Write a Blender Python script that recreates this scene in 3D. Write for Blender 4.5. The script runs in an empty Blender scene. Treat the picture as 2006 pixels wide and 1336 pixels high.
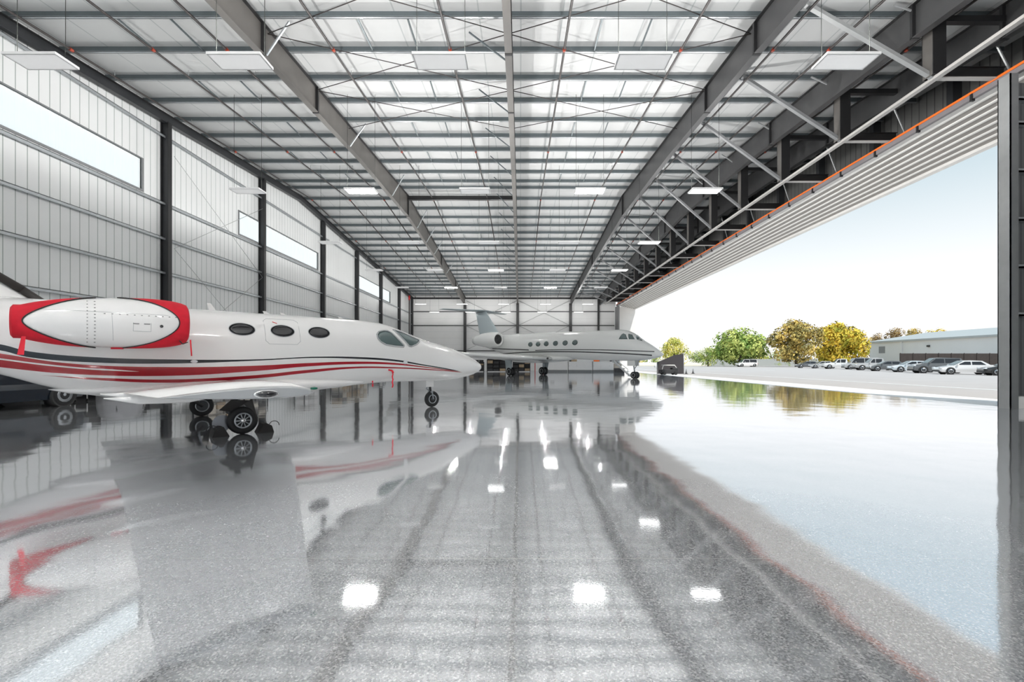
import bpy, math, random
from mathutils import Vector, Matrix
random.seed(7)
S = bpy.context.scene
COL = S.collection
PI = math.pi

# ------------------------------------------------------------------ camera
CH = 1.5                                   # camera height, horizon at photo row 709
cam = bpy.data.cameras.new('camera')
camo = bpy.data.objects.new('camera', cam)
COL.objects.link(camo)
camo.location = (0, 0, CH)
camo.rotation_euler = (PI / 2, 0, 0)
cam.sensor_width = 36.0
cam.lens = 36.0 * 900 / 2006
cam.shift_x = -16 / 2006
cam.shift_y = 41 / 2006
cam.clip_end = 2000
S.camera = camo

# ------------------------------------------------------------------ world, sun, exposure
w = bpy.data.worlds.new('sky')
S.world = w
w.use_nodes = True
nt = w.node_tree
nt.nodes.clear()
out = nt.nodes.new('ShaderNodeOutputWorld')
bg = nt.nodes.new('ShaderNodeBackground')
tc = nt.nodes.new('ShaderNodeTexCoord')
sep = nt.nodes.new('ShaderNodeSeparateXYZ')
rp = nt.nodes.new('ShaderNodeValToRGB')
nt.links.new(tc.outputs['Generated'], sep.inputs[0])
nt.links.new(sep.outputs['Z'], rp.inputs[0])
e = rp.color_ramp.elements
e[0].position = 0.02; e[0].color = (0.99, 0.985, 0.975, 1)
e[1].position = 0.75; e[1].color = (0.42, 0.62, 0.80, 1)
n = rp.color_ramp.elements.new(0.12); n.color = (0.96, 0.97, 0.98, 1)
n = rp.color_ramp.elements.new(0.30); n.color = (0.58, 0.685, 0.74, 1)
nt.links.new(rp.outputs[0], bg.inputs[0])
bg.inputs[1].default_value = 0.88
nt.links.new(bg.outputs[0], out.inputs[0])

sl = bpy.data.lights.new('sun', 'SUN')
sl.energy = 2.6
sl.angle = math.radians(1.5)
sl.color = (1.0, 0.96, 0.9)
so = bpy.data.objects.new('sun', sl)
COL.objects.link(so)
_az, _el = math.radians(-66), math.radians(55)      # comes from behind the camera, a little from the door side
sd = Vector((math.cos(_az) * math.cos(_el), math.sin(_az) * math.cos(_el), math.sin(_el)))
so.rotation_euler = sd.to_track_quat('Z', 'Y').to_euler()

FILL_UP_W = 10.0                                 # added fill light facing up above every hanging fixture, watts
FILL_POINT_W = 390.0                              # added all-round fill light on top of every fixture, watts
S.view_settings.view_transform = 'Standard'
S.view_settings.look = 'None'
S.view_settings.gamma = 1
S.view_settings.exposure = 0.40
S.cycles.use_denoising = True
S.cycles.max_bounces = 10
S.cycles.diffuse_bounces = 5
S.cycles.glossy_bounces = 5
S.cycles.transparent_max_bounces = 12
S.cycles.sample_clamp_indirect = 8.0
S.cycles.blur_glossy = 0.5
S.cycles.caustics_reflective = True

# ------------------------------------------------------------------ geometry constants (metres)
XL, XR, XD = -18.4, 19.3, 16.2             # left wall, outer right wall, door plane
YN, YF = -12.0, 77.7                       # open near end behind the camera, far wall
YR, M_ = 37.9, 0.072                       # ridge line and roof pitch
def roof(y):                               # underside of purlins
    return CH + 13.73 - M_ * abs(y - YR)

# ------------------------------------------------------------------ materials
def mat(name, col, rough=0.5, metal=0.0, spec=0.5, noise=0.0, nscale=4.0, coat=0.0, bump=0.0, emis=None, estr=0.0):
    m = bpy.data.materials.new(name)
    m.use_nodes = True
    t = m.node_tree
    b = t.nodes['Principled BSDF']
    b.inputs['Base Color'].default_value = (*col, 1)
    b.inputs['Roughness'].default_value = rough
    b.inputs['Metallic'].default_value = metal
    b.inputs['Specular IOR Level'].default_value = spec
    b.inputs['Coat Weight'].default_value = coat
    b.inputs['Coat Roughness'].default_value = 0.05
    if noise or bump:
        c = t.nodes.new('ShaderNodeTexCoord')
        n = t.nodes.new('ShaderNodeTexNoise')
        n.inputs['Scale'].default_value = nscale
        n.inputs['Detail'].default_value = 6
        t.links.new(c.outputs['Object'], n.inputs['Vector'])
        if noise:
            mx = t.nodes.new('ShaderNodeMix'); mx.data_type = 'RGBA'
            mx.inputs[6].default_value = (*[max(0, x * (1 - noise)) for x in col], 1)
            mx.inputs[7].default_value = (*[min(1, x * (1 + noise)) for x in col], 1)
            t.links.new(n.outputs[0], mx.inputs[0])
            t.links.new(mx.outputs[2], b.inputs['Base Color'])
        if bump:
            bp = t.nodes.new('ShaderNodeBump')
            bp.inputs['Strength'].default_value = bump
            bp.inputs['Distance'].default_value = 0.05
            t.links.new(n.outputs[0], bp.inputs['Height'])
            t.links.new(bp.outputs[0], b.inputs['Normal'])
    if emis:
        b.inputs['Emission Color'].default_value = (*emis, 1)
        b.inputs['Emission Strength'].default_value = estr
    return m

def mth(t, op, a, b=None, c=None):
    n = t.nodes.new('ShaderNodeMath'); n.operation = op
    for i, v in enumerate((a, b, c)):
        if v is None: continue
        if isinstance(v, (int, float)): n.inputs[i].default_value = v
        else: t.links.new(v, n.inputs[i])
    return n.outputs[0]

def ribbed(name, col, line, pitch, width, axis, rough=0.45, rib=0.0, noise=0.06):
    """panel seams: thin darker lines every `pitch` metres along one object axis"""
    m = mat(name, col, rough)
    t = m.node_tree; b = t.nodes['Principled BSDF']
    c = t.nodes.new('ShaderNodeTexCoord'); s = t.nodes.new('ShaderNodeSeparateXYZ')
    t.links.new(c.outputs['Object'], s.inputs[0])
    a = s.outputs[axis]
    ph = mth(t, 'FRACT', mth(t, 'DIVIDE', a, pitch))
    ms = mth(t, 'LESS_THAN', ph, width / pitch)
    n = t.nodes.new('ShaderNodeTexNoise'); n.inputs['Scale'].default_value = 0.6; n.inputs['Detail'].default_value = 5
    t.links.new(c.outputs['Object'], n.inputs['Vector'])
    m0 = t.nodes.new('ShaderNodeMix'); m0.data_type = 'RGBA'
    m0.inputs[6].default_value = (*[x * (1 - noise) for x in col], 1)
    m0.inputs[7].default_value = (*[min(1, x * (1 + noise)) for x in col], 1)
    t.links.new(n.outputs[0], m0.inputs[0])
    mx = t.nodes.new('ShaderNodeMix'); mx.data_type = 'RGBA'
    t.links.new(ms, mx.inputs[0])
    t.links.new(m0.outputs[2], mx.inputs[6])
    mx.inputs[7].default_value = (*line, 1)
    t.links.new(mx.outputs[2], b.inputs['Base Color'])
    if rib:
        bp = t.nodes.new('ShaderNodeBump'); bp.inputs['Strength'].default_value = rib; bp.inputs['Distance'].default_value = 0.03
        tri = mth(t, 'PINGPONG', ph, 0.5)
        t.links.new(tri, bp.inputs['Height'])
        t.links.new(bp.outputs[0], b.inputs['Normal'])
    return m

M = {}
M['wall'] = ribbed('wall_panel_white', (0.84, 0.85, 0.845), (0.40, 0.44, 0.42), 0.408, 0.035, 1)
M['wall_far'] = ribbed('wall_panel_far', (0.88, 0.88, 0.87), (0.70, 0.71, 0.71), 1.1, 0.03, 2)
M['roof'] = ribbed('roof_liner_white', (0.64, 0.645, 0.64), (0.46, 0.48, 0.48), 1.5, 0.05, 0, rough=0.6)
M['header'] = ribbed('header_cladding_grey', (0.16, 0.16, 0.155), (0.06, 0.06, 0.06), 0.42, 0.05, 1, rough=0.5)
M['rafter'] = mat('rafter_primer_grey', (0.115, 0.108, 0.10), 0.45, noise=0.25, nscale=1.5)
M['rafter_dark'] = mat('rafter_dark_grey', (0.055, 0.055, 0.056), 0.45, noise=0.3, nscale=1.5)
M['black'] = mat('steel_black', (0.018, 0.018, 0.019), 0.4)
M['column'] = mat('column_dark_steel', (0.03, 0.032, 0.035), 0.4, noise=0.2, nscale=2)
M['purlin'] = mat('purlin_grey_steel', (0.13, 0.155, 0.165), 0.4, metal=0.3, noise=0.15, nscale=3)
M['girt'] = mat('girt_galvanised', (0.50, 0.53, 0.55), 0.35, metal=0.5, noise=0.15, nscale=5)
M['galv'] = mat('galvanised_tube', (0.46, 0.47, 0.47), 0.35, metal=0.5, noise=0.1)
M['chord'] = mat('chord_light_steel', (0.50, 0.48, 0.46), 0.4, noise=0.1)
M['greysteel'] = mat('jamb_grey_paint', (0.22, 0.225, 0.23), 0.45, noise=0.1)
M['jambwall'] = ribbed('jamb_wall_grey', (0.14, 0.145, 0.15), (0.08, 0.08, 0.085), 0.3, 0.03, 0)
M['pipe'] = mat('sprinkler_pipe_dark', (0.04, 0.032, 0.03), 0.4)
M['orange'] = mat('orange_coupling', (0.40, 0.05, 0.02), 0.4)
M['seal'] = mat('orange_seal', (1.0, 0.19, 0.015), 0.5)
M['redpaint'] = mat('red_pipe', (0.55, 0.02, 0.02), 0.4)
M['doorskin'] = mat('door_skin_white', (0.86, 0.84, 0.81), 0.5, noise=0.05, nscale=1)
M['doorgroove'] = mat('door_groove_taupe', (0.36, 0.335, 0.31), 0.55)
M['fascia'] = mat('door_fascia_grey', (0.24, 0.22, 0.23), 0.5)
M['house'] = mat('fixture_white', (0.75, 0.75, 0.75), 0.4)
M['lit'] = mat('diffuser_lit', (0.9, 0.9, 0.9), 0.4, emis=(1, 0.99, 0.965), estr=38.0)
M['dim'] = mat('diffuser_dim', (0.85, 0.85, 0.85), 0.4, emis=(1, 1, 1), estr=0.25)
M['glow'] = mat('diffuser_soft', (0.9, 0.9, 0.9), 0.4, emis=(1, 0.99, 0.97), estr=3.0)
M['cable'] = mat('cable_grey', (0.03, 0.033, 0.03), 0.7, spec=0.1)
M['tyre'] = mat('tyre_rubber', (0.012, 0.012, 0.013), 0.6, noise=0.2, nscale=20)
M['rim'] = mat('rim_alloy', (0.45, 0.47, 0.49), 0.3, metal=0.8)
M['chrome'] = mat('chrome', (0.8, 0.8, 0.8), 0.15, metal=1.0)
M['darkhub'] = mat('rim_dark', (0.08, 0.085, 0.09), 0.4, metal=0.5)
M['jetwhite'] = mat('jet_white', (0.84, 0.83, 0.82), 0.18, coat=0.6)
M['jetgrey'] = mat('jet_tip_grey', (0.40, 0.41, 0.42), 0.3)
M['gvwhite'] = mat('large_jet_paint', (0.80, 0.81, 0.80), 0.22, coat=0.4)
M['gvblue'] = mat('large_jet_tail_paint', (0.50, 0.57, 0.60), 0.3, coat=0.3)
M['red'] = mat('cover_red_fabric', (0.60, 0.003, 0.02), 0.75, noise=0.2, nscale=9, bump=0.15)
M['ribbon'] = mat('red_ribbon', (0.75, 0.01, 0.03), 0.6)
M['glass'] = mat('cabin_glass_dark', (0.012, 0.012, 0.015), 0.05, spec=0.8)
M['screen'] = mat('cockpit_glass', (0.09, 0.13, 0.13), 0.04, spec=1.0)
M['rubber'] = mat('black_rubber', (0.02, 0.018, 0.017), 0.55)
M['boot'] = mat('deice_boot', (0.03, 0.025, 0.022), 0.5)
M['greenlamp'] = mat('green_lens', (0.0, 0.12, 0.07), 0.1)
M['rivet'] = mat('rivet_dark', (0.25, 0.25, 0.25), 0.5)
M['steelgrey'] = mat('strut_steel', (0.35, 0.37, 0.40), 0.3, metal=0.6)
M['wood'] = mat('tan_board', (0.45, 0.34, 0.22), 0.7, noise=0.3, nscale=3)
M['carton'] = mat('cardboard', (0.42, 0.31, 0.2), 0.8, noise=0.15)
M['counter'] = mat('cabinet_white', (0.82, 0.81, 0.80), 0.4)
M['dark'] = mat('dark_equipment', (0.03, 0.03, 0.032), 0.5, noise=0.3)
M['tarp'] = mat('grey_tarp', (0.35, 0.35, 0.36), 0.7, noise=0.2, bump=0.4, nscale=3)
M['beige'] = mat('beige_drawers', (0.55, 0.5, 0.43), 0.6, noise=0.1)
M['blue'] = mat('blue_crate', (0.03, 0.12, 0.25), 0.4)
M['apron'] = mat('apron_concrete', (0.88, 0.87, 0.85), 0.8, noise=0.05, nscale=1)
M['asphalt'] = mat('asphalt_pale', (0.50, 0.46, 0.435), 0.9, noise=0.10, nscale=0.35)
M['paint'] = mat('white_road_paint', (0.80, 0.79, 0.77), 0.7, noise=0.06)
M['grass'] = mat('dry_grass', (0.48, 0.40, 0.18), 0.95, noise=0.25, nscale=0.3)
M['bwall'] = mat('building_wall_pale', (0.70, 0.70, 0.68), 0.7, noise=0.05, nscale=0.3)
M['broof'] = mat('building_roof_grey', (0.42, 0.44, 0.43), 0.6, noise=0.05)
M['fence'] = mat('brown_slat_fence', (0.05, 0.04, 0.036), 0.9, noise=0.35, nscale=1.5)
M['bark'] = mat('bark', (0.10, 0.075, 0.06), 0.9, noise=0.3)
M['cloth'] = mat('dark_windscreen_cloth', (0.06, 0.055, 0.06), 0.9)
M['bumper'] = mat('black_plastic', (0.03, 0.03, 0.03), 0.6)
M['lamp'] = mat('headlamp_clear', (0.7, 0.72, 0.74), 0.15)
M['taillamp'] = mat('tail_lamp_red', (0.6, 0.01, 0.04), 0.25)
for nme, c in dict(car_white=(0.78, 0.77, 0.76), car_silver=(0.45, 0.45, 0.45), car_grey=(0.12, 0.125, 0.13),
                   car_black=(0.02, 0.022, 0.022), car_navy=(0.004, 0.01, 0.02), car_bluewhite=(0.6, 0.65, 0.68)).items():
    M[nme] = mat(nme, c, 0.25, coat=0.6)
def leafmat(name, a, b, sc=0.35):
    m = mat(name, a, 0.8)
    t = m.node_tree; bs = t.nodes['Principled BSDF']
    c = t.nodes.new('ShaderNodeTexCoord'); n = t.nodes.new('ShaderNodeTexNoise')
    n.inputs['Scale'].default_value = sc; n.inputs['Detail'].default_value = 4
    r = t.nodes.new('ShaderNodeValToRGB')
    r.color_ramp.elements[0].position = 0.38; r.color_ramp.elements[0].color = (*a, 1)
    r.color_ramp.elements[1].position = 0.62; r.color_ramp.elements[1].color = (*b, 1)
    t.links.new(c.outputs['Object'], n.inputs['Vector']); t.links.new(n.outputs[0], r.inputs[0])
    t.links.new(r.outputs[0], bs.inputs['Base Color'])
    bs.inputs['Specular IOR Level'].default_value = 0.1
    return m
M['leaf_green'] = leafmat('leaf_green', (0.20, 0.32, 0.08), (0.62, 0.66, 0.20))
M['leaf_yellow'] = leafmat('leaf_yellow', (0.34, 0.34, 0.05), (0.92, 0.66, 0.10))
M['leaf_olive'] = leafmat('leaf_olive', (0.24, 0.22, 0.09), (0.74, 0.54, 0.16))
M['leaf_lime'] = leafmat('leaf_lime', (0.42, 0.46, 0.10), (0.9, 0.78, 0.22))
M['leaf_brown'] = leafmat('leaf_brown', (0.22, 0.16, 0.10), (0.46, 0.32, 0.14))

def polycarb():
    m = bpy.data.materials.new('translucent_sheet'); m.use_nodes = True
    t = m.node_tree; t.nodes.clear()
    o = t.nodes.new('ShaderNodeOutputMaterial'); tr = t.nodes.new('ShaderNodeBsdfTranslucent')
    tp = t.nodes.new('ShaderNodeBsdfTransparent'); mx = t.nodes.new('ShaderNodeMixShader')
    tr.inputs[0].default_value = (1.0, 0.97, 0.93, 1); tp.inputs[0].default_value = (0.97, 1, 0.99, 1)
    mx.inputs[0].default_value = 0.12
    t.links.new(tr.outputs[0], mx.inputs[1]); t.links.new(tp.outputs[0], mx.inputs[2])
    t.links.new(mx.outputs[0], o.inputs[0])
    return m
M['poly'] = polycarb()

def floor_mat():
    m = bpy.data.materials.new('polished_flake_epoxy'); m.use_nodes = True
    t = m.node_tree; t.nodes.clear()
    o = t.nodes.new('ShaderNodeOutputMaterial')
    c = t.nodes.new('ShaderNodeTexCoord')
    v = t.nodes.new('ShaderNodeTexVoronoi'); v.inputs['Scale'].default_value = 105
    t.links.new(c.outputs['Object'], v.inputs['Vector'])
    r = t.nodes.new('ShaderNodeValToRGB')
    r.color_ramp.interpolation = 'CONSTANT'
    es = r.color_ramp.elements
    es[0].position = 0; es[0].color = (0.36, 0.37, 0.385, 1)
    es[1].position = 0.35; es[1].color = (0.48, 0.49, 0.505, 1)
    x = es.new(0.72); x.color = (0.60, 0.61, 0.62, 1)
    x = es.new(0.90); x.color = (0.76, 0.76, 0.76, 1)
    sp = t.nodes.new('ShaderNodeSeparateColor')
    t.links.new(v.outputs['Color'], sp.inputs[0]); t.links.new(sp.outputs[0], r.inputs[0])
    # saw-cut joints
    s = t.nodes.new('ShaderNodeSeparateXYZ'); t.links.new(c.outputs['Object'], s.inputs[0])
    jy = mth(t, 'LESS_THAN', mth(t, 'FRACT', mth(t, 'DIVIDE', mth(t, 'ADD', s.outputs['Y'], 9.14 * 4 - 3.5), 9.14)), 0.014 / 9.14)
    jx = mth(t, 'LESS_THAN', mth(t, 'FRACT', mth(t, 'DIVIDE', mth(t, 'ADD', s.outputs['X'], 9.0 * 4 - 4.3), 9.0)), 0.014 / 9.0)
    j = mth(t, 'MAXIMUM', jx, jy)
    mc = t.nodes.new('ShaderNodeMix'); mc.data_type = 'RGBA'
    t.links.new(mth(t, 'MULTIPLY', j, 0.6), mc.inputs[0]); t.links.new(r.outputs[0], mc.inputs[6]); mc.inputs[7].default_value = (0.7, 0.7, 0.68, 1)
    d = t.nodes.new('ShaderNodeBsdfDiffuse'); t.links.new(mc.outputs[2], d.inputs[0])
    # slow waviness of a hand-laid coat plus a fine orange peel
    n1 = t.nodes.new('ShaderNodeTexNoise'); n1.inputs['Scale'].default_value = 0.9; n1.inputs['Detail'].default_value = 1.5
    n2 = t.nodes.new('ShaderNodeTexNoise'); n2.inputs['Scale'].default_value = 45; n2.inputs['Detail'].default_value = 1
    t.links.new(c.outputs['Object'], n1.inputs['Vector']); t.links.new(c.outputs['Object'], n2.inputs['Vector'])
    h = mth(t, 'ADD', mth(t, 'MULTIPLY', n1.outputs[0], 0.0060), mth(t, 'MULTIPLY', n2.outputs[0], 0.00012))
    bp = t.nodes.new('ShaderNodeBump'); bp.inputs['Strength'].default_value = 1.0; bp.inputs['Distance'].default_value = 1.0
    t.links.new(h, bp.inputs['Height'])
    g = t.nodes.new('ShaderNodeBsdfGlossy'); g.inputs['Roughness'].default_value = 0.052
    g.inputs[0].default_value = (0.97, 0.98, 1.0, 1)
    t.links.new(bp.outputs[0], g.inputs['Normal'])
    f = t.nodes.new('ShaderNodeFresnel'); f.inputs[0].default_value = 2.1
    t.links.new(bp.outputs[0], f.inputs['Normal'])
    fac = mth(t, 'MINIMUM', mth(t, 'ADD', mth(t, 'MULTIPLY', f.outputs[0], 0.85), 0.41), 0.88)
    mx = t.nodes.new('ShaderNodeMixShader')
    t.links.new(fac, mx.inputs[0]); t.links.new(d.outputs[0], mx.inputs[1]); t.links.new(g.outputs[0], mx.inputs[2])
    t.links.new(mx.outputs[0], o.inputs[0])
    return m
M['floor'] = floor_mat()

def livery():
    """white jet paint with one dark and two red sweeping stripes, drawn in the aircraft's own side view"""
    m = mat('striped_jet_paint', (0.80, 0.79, 0.78), 0.18, coat=0.6)
    t = m.node_tree; b = t.nodes['Principled BSDF']
    c = t.nodes.new('ShaderNodeTexCoord'); s = t.nodes.new('ShaderNodeSeparateXYZ')
    t.links.new(c.outputs['Object'], s.inputs[0])
    tx = mth(t, 'DIVIDE', mth(t, 'ADD', s.outputs['X'], 8.0), 17.0)
    def curve(pts):
        fc = t.nodes.new('ShaderNodeFloatCurve')
        cu = fc.mapping.curves[0]
        P = [((p[0] + 8) / 17, p[1] / 3) for p in pts]
        while len(cu.points) < len(P): cu.points.new(0.5, 0.5)
        for q, p in zip(cu.points, P): q.location = p
        fc.mapping.update()
        t.links.new(tx, fc.inputs['Value'])
        return mth(t, 'MULTIPLY', fc.outputs[0], 3.0)
    def band(top, bot):
        a = mth(t, 'LESS_THAN', s.outputs['Z'], curve(top)); d = mth(t, 'GREATER_THAN', s.outputs['Z'], curve(bot))
        return mth(t, 'MULTIPLY', a, d)
    dk = [(-8, 2.5, .05), (-5, 2.06, .05), (-3.47, 1.76, .055), (-3.07, 1.63, .055), (-2.13, 1.535, .052), (-1.07, 1.51, .045), (0.59, 1.545, .016),
          (2.0, 1.62, .016), (3.12, 1.61, .026), (4.2, 1.55, .026), (5.26, 1.405, .018), (6.73, 1.195, .008), (7.0, 1.15, -.01), (9, 0.8, -.02)]
    r1t = [(-8, 2.6), (-5, 1.98), (-3.47, 1.65), (-2.49, 1.46), (-1.07, 1.39), (0.59, 1.41), (1.76, 1.47), (3.12, 1.51), (4.2, 1.475), (5.26, 1.36), (6.85, 1.165), (7.1, 1.12), (9, .8)]
    r1b = [(-8, 2.3), (-5, 1.72), (-3.47, 1.40), (-2.49, 1.26), (-1.07, 1.20), (0.59, 1.28), (1.76, 1.38), (3.12, 1.44), (4.2, 1.42), (5.26, 1.33), (6.85, 1.155), (7.1, 1.13), (9, .9)]
    r2t = [(-8, 1.9), (-5, 1.5), (-2.84, 1.235), (-2.13, 1.18), (-1.07, 1.12), (0.59, 1.18), (1.76, 1.29), (3.12, 1.37), (4.2, 1.35), (5.6, 1.27), (6.85, 1.15), (7.1, 1.11), (9, .8)]
    r2b = [(-8, 1.92), (-5, 1.51), (-2.84, 1.23), (-2.13, 1.13), (-1.07, 1.05), (0.59, 1.10), (1.76, 1.21), (3.12, 1.32), (4.2, 1.31), (5.6, 1.24), (6.85, 1.145), (7.1, 1.12), (9, .9)]
    bl = band([(x, z + ww) for x, z, ww in dk], [(x, z - ww) for x, z, ww in dk])
    rd = mth(t, 'MAXIMUM', band(r1t, r1b), band(r2t, r2b))
    pin = [(-8, 2.5, .014), (-5, 1.88, .014), (-3.47, 1.55, .014), (-2.49, 1.385, .014), (-1.9, 1.33, .013), (-1.55, 1.30, .0), (-1.3, 1.29, -.02), (9, .8, -.02)]
    gap = band([(x, z + ww) for x, z, ww in pin], [(x, z - ww) for x, z, ww in pin])
    rd = mth(t, 'MULTIPLY', rd, mth(t, 'SUBTRACT', 1.0, gap))
    m1 = t.nodes.new('ShaderNodeMix'); m1.data_type = 'RGBA'
    m1.inputs[6].default_value = (0.80, 0.79, 0.78, 1); m1.inputs[7].default_value = (0.36, 0.004, 0.015, 1)
    t.links.new(rd, m1.inputs[0])
    m2 = t.nodes.new('ShaderNodeMix'); m2.data_type = 'RGBA'
    t.links.new(m1.outputs[2], m2.inputs[6]); m2.inputs[7].default_value = (0.012, 0.014, 0.02, 1)
    t.links.new(bl, m2.inputs[0])
    t.links.new(m2.outputs[2], b.inputs['Base Color'])
    return m
M['livery'] = livery()

def gv_livery():
    m = mat('pale_jet_paint_lined', (0.66, 0.68, 0.68), 0.22, coat=0.4)
    t = m.node_tree; b = t.nodes['Principled BSDF']
    c = t.nodes.new('ShaderNodeTexCoord'); s = t.nodes.new('ShaderNodeSeparateXYZ')
    t.links.new(c.outputs['Object'], s.inputs[0])
    X, Z = s.outputs['X'], s.outputs['Z']
    def line(z0, x0, k1, k2, w0, xa, xb):
        d = mth(t, 'SUBTRACT', X, x0)
        zz = mth(t, 'SUBTRACT', mth(t, 'ADD', z0, mth(t, 'MULTIPLY', d, k1)), mth(t, 'MULTIPLY', mth(t, 'MULTIPLY', d, d), k2))
        a = mth(t, 'LESS_THAN', mth(t, 'ABSOLUTE', mth(t, 'SUBTRACT', Z, zz)), w0)
        return mth(t, 'MULTIPLY', a, mth(t, 'MULTIPLY', mth(t, 'GREATER_THAN', X, xa), mth(t, 'LESS_THAN', X, xb)))
    l1 = line(2.56, 2.0, 0.005, 0.0028, 0.055, -4.5, 16.2)
    l2 = line(2.95, -2.0, -0.045, 0.0, 0.06, -5.5, 1.5)
    l3 = line(2.72, 6.0, -0.01, 0.0022, 0.04, 2.5, 16.4)
    k = mth(t, 'MAXIMUM', l1, mth(t, 'MAXIMUM', l2, l3))
    m1 = t.nodes.new('ShaderNodeMix'); m1.data_type = 'RGBA'
    m1.inputs[6].default_value = (0.80, 0.81, 0.80, 1); m1.inputs[7].default_value = (0.05, 0.05, 0.055, 1)
    t.links.new(k, m1.inputs[0]); t.links.new(m1.outputs[2], b.inputs['Base Color'])
    return m
M['gvlivery'] = gv_livery()

# ------------------------------------------------------------------ mesh helpers
class MB:
    def __init__(s): s.v = []; s.f = []; s.sm = []
    def add(s, vs, fs, smooth=False):
        o = len(s.v); s.v += [tuple(p) for p in vs]
        s.f += [tuple(i + o for i in f) for f in fs]; s.sm += [smooth] * len(fs)
        return s
    def box(s, x0, x1, y0, y1, z0, z1):
        return s.add([(x0, y0, z0), (x1, y0, z0), (x1, y1, z0), (x0, y1, z0), (x0, y0, z1), (x1, y0, z1), (x1, y1, z1), (x0, y1, z1)],
                     [(0, 3, 2, 1), (4, 5, 6, 7), (0, 1, 5, 4), (1, 2, 6, 5), (2, 3, 7, 6), (3, 0, 4, 7)])
    def bbox(s, x0, x1, y0, y1, z0, z1, b=0.02):
        """box with chamfered vertical and top edges"""
        P = [(x0 + b, y0), (x1 - b, y0), (x1, y0 + b), (x1, y1 - b), (x1 - b, y1), (x0 + b, y1), (x0, y1 - b), (x0, y0 + b)]
        Q = [(x0 + 2 * b, y0 + b), (x1 - 2 * b, y0 + b), (x1 - b, y0 + 2 * b), (x1 - b, y1 - 2 * b), (x1 - 2 * b, y1 - b), (x0 + 2 * b, y1 - b), (x0 + b, y1 - 2 * b), (x0 + b, y0 + 2 * b)]
        vs = [(x, y, z0) for x, y in P] + [(x, y, z1 - b) for x, y in P] + [(x, y, z1) for x, y in Q]
        fs = [tuple(range(7, -1, -1)), tuple(range(16, 24))]
        for k in range(2):
            for i in range(8):
                j = (i + 1) % 8
                fs.append((k * 8 + i, k * 8 + j, k * 8 + 8 + j, k * 8 + 8 + i))
        return s.add(vs, fs)
    def tube(s, p, q, r, n=8, r2=None, smooth=True, caps=True):
        p, q = Vector(p), Vector(q); d = (q - p)
        if d.length < 1e-6: return s
        d.normalize(); a = d.orthogonal().normalized(); b = d.cross(a)
        r2 = r if r2 is None else r2
        vs = [p + (a * math.cos(2 * PI * i / n) + b * math.sin(2 * PI * i / n)) * r for i in range(n)]
        vs += [q + (a * math.cos(2 * PI * i / n) + b * math.sin(2 * PI * i / n)) * r2 for i in range(n)]
        s.add(vs, [(i, (i + 1) % n, n + (i + 1) % n, n + i) for i in range(n)], smooth)
        if caps:
            o = len(s.v) - 2 * n
            s.f += [tuple(o + i for i in range(n - 1, -1, -1)), tuple(o + n + i for i in range(n))]; s.sm += [False, False]
        return s
    def bar(s, p, q, wx, wz, up=(0, 0, 1)):
        """rectangular bar from p to q"""
        p, q = Vector(p), Vector(q); d = (q - p).normalized()
        a = d.cross(Vector(up))
        if a.length < 1e-4: a = d.cross(Vector((0, 1, 0)))
        a.normalize(); b = a.cross(d)
        vs = []
        for c in (p, q):
            for sx, sz in ((-1, -1), (1, -1), (1, 1), (-1, 1)):
                vs.append(c + a * sx * wx / 2 + b * sz * wz / 2)
        return s.add(vs, [(0, 1, 2, 3), (7, 6, 5, 4), (0, 4, 5, 1), (1, 5, 6, 2), (2, 6, 7, 3), (3, 7, 4, 0)])
    def rings(s, rs, closed=False, smooth=True, cap=True):
        n = len(rs[0]); o = len(s.v)
        for r in rs: s.v += [tuple(p) for p in r]
        for k in range(len(rs) - 1):
            for i in range(n if not closed else n):
                j = (i + 1) % n
                s.f.append((o + k * n + i, o + k * n + j, o + (k + 1) * n + j, o + (k + 1) * n + i)); s.sm.append(smooth)
        if cap:
            s.f.append(tuple(o + i for i in range(n - 1, -1, -1))); s.sm.append(False)
            s.f.append(tuple(o + (len(rs) - 1) * n + i for i in range(n))); s.sm.append(False)
        return s
    def grid(s, rows, smooth=True):
        n = len(rows[0]); o = len(s.v)
        for r in rows: s.v += [tuple(p) for p in r]
        for k in range(len(rows) - 1):
            for i in range(n - 1):
                s.f.append((o + k * n + i, o + k * n + i + 1, o + (k + 1) * n + i + 1, o + (k + 1) * n + i)); s.sm.append(smooth)
        return s
    def lathe(s, c, axis, prof, n=24, smooth=True):
        """prof: list of (offset along axis, radius)"""
        c = Vector(c); d = Vector(axis).normalized(); a = d.orthogonal().normalized(); b = d.cross(a)
        rs = [[c + d * h + (a * math.cos(2 * PI * i / n) + b * math.sin(2 * PI * i / n)) * max(r, 1e-4) for i in range(n)] for h, r in prof]
        return s.rings(rs, smooth=smooth)
    def prism(s, pts, d):
        """polygon pts (3D) extruded by vector d"""
        n = len(pts); d = Vector(d)
        vs = [Vector(p) for p in pts] + [Vector(p) + d for p in pts]
        return s.add(vs, [tuple(range(n - 1, -1, -1)), tuple(range(n, 2 * n))] + [(i, (i + 1) % n, n + (i + 1) % n, n + i) for i in range(n)])
    def build(s, name, m, parent=None, label=None):
        me = bpy.data.meshes.new(name); me.from_pydata(s.v, [], s.f)
        me.polygons.foreach_set('use_smooth', s.sm)
        me.materials.append(m); me.update()
        import bmesh
        bm = bmesh.new(); bm.from_mesh(me); bmesh.ops.recalc_face_normals(bm, faces=bm.faces); bm.to_mesh(me); bm.free()
        o = bpy.data.objects.new(name, me); COL.objects.link(o)
        if parent: o.parent = parent
        if label: o['label'] = label
        return o

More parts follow.
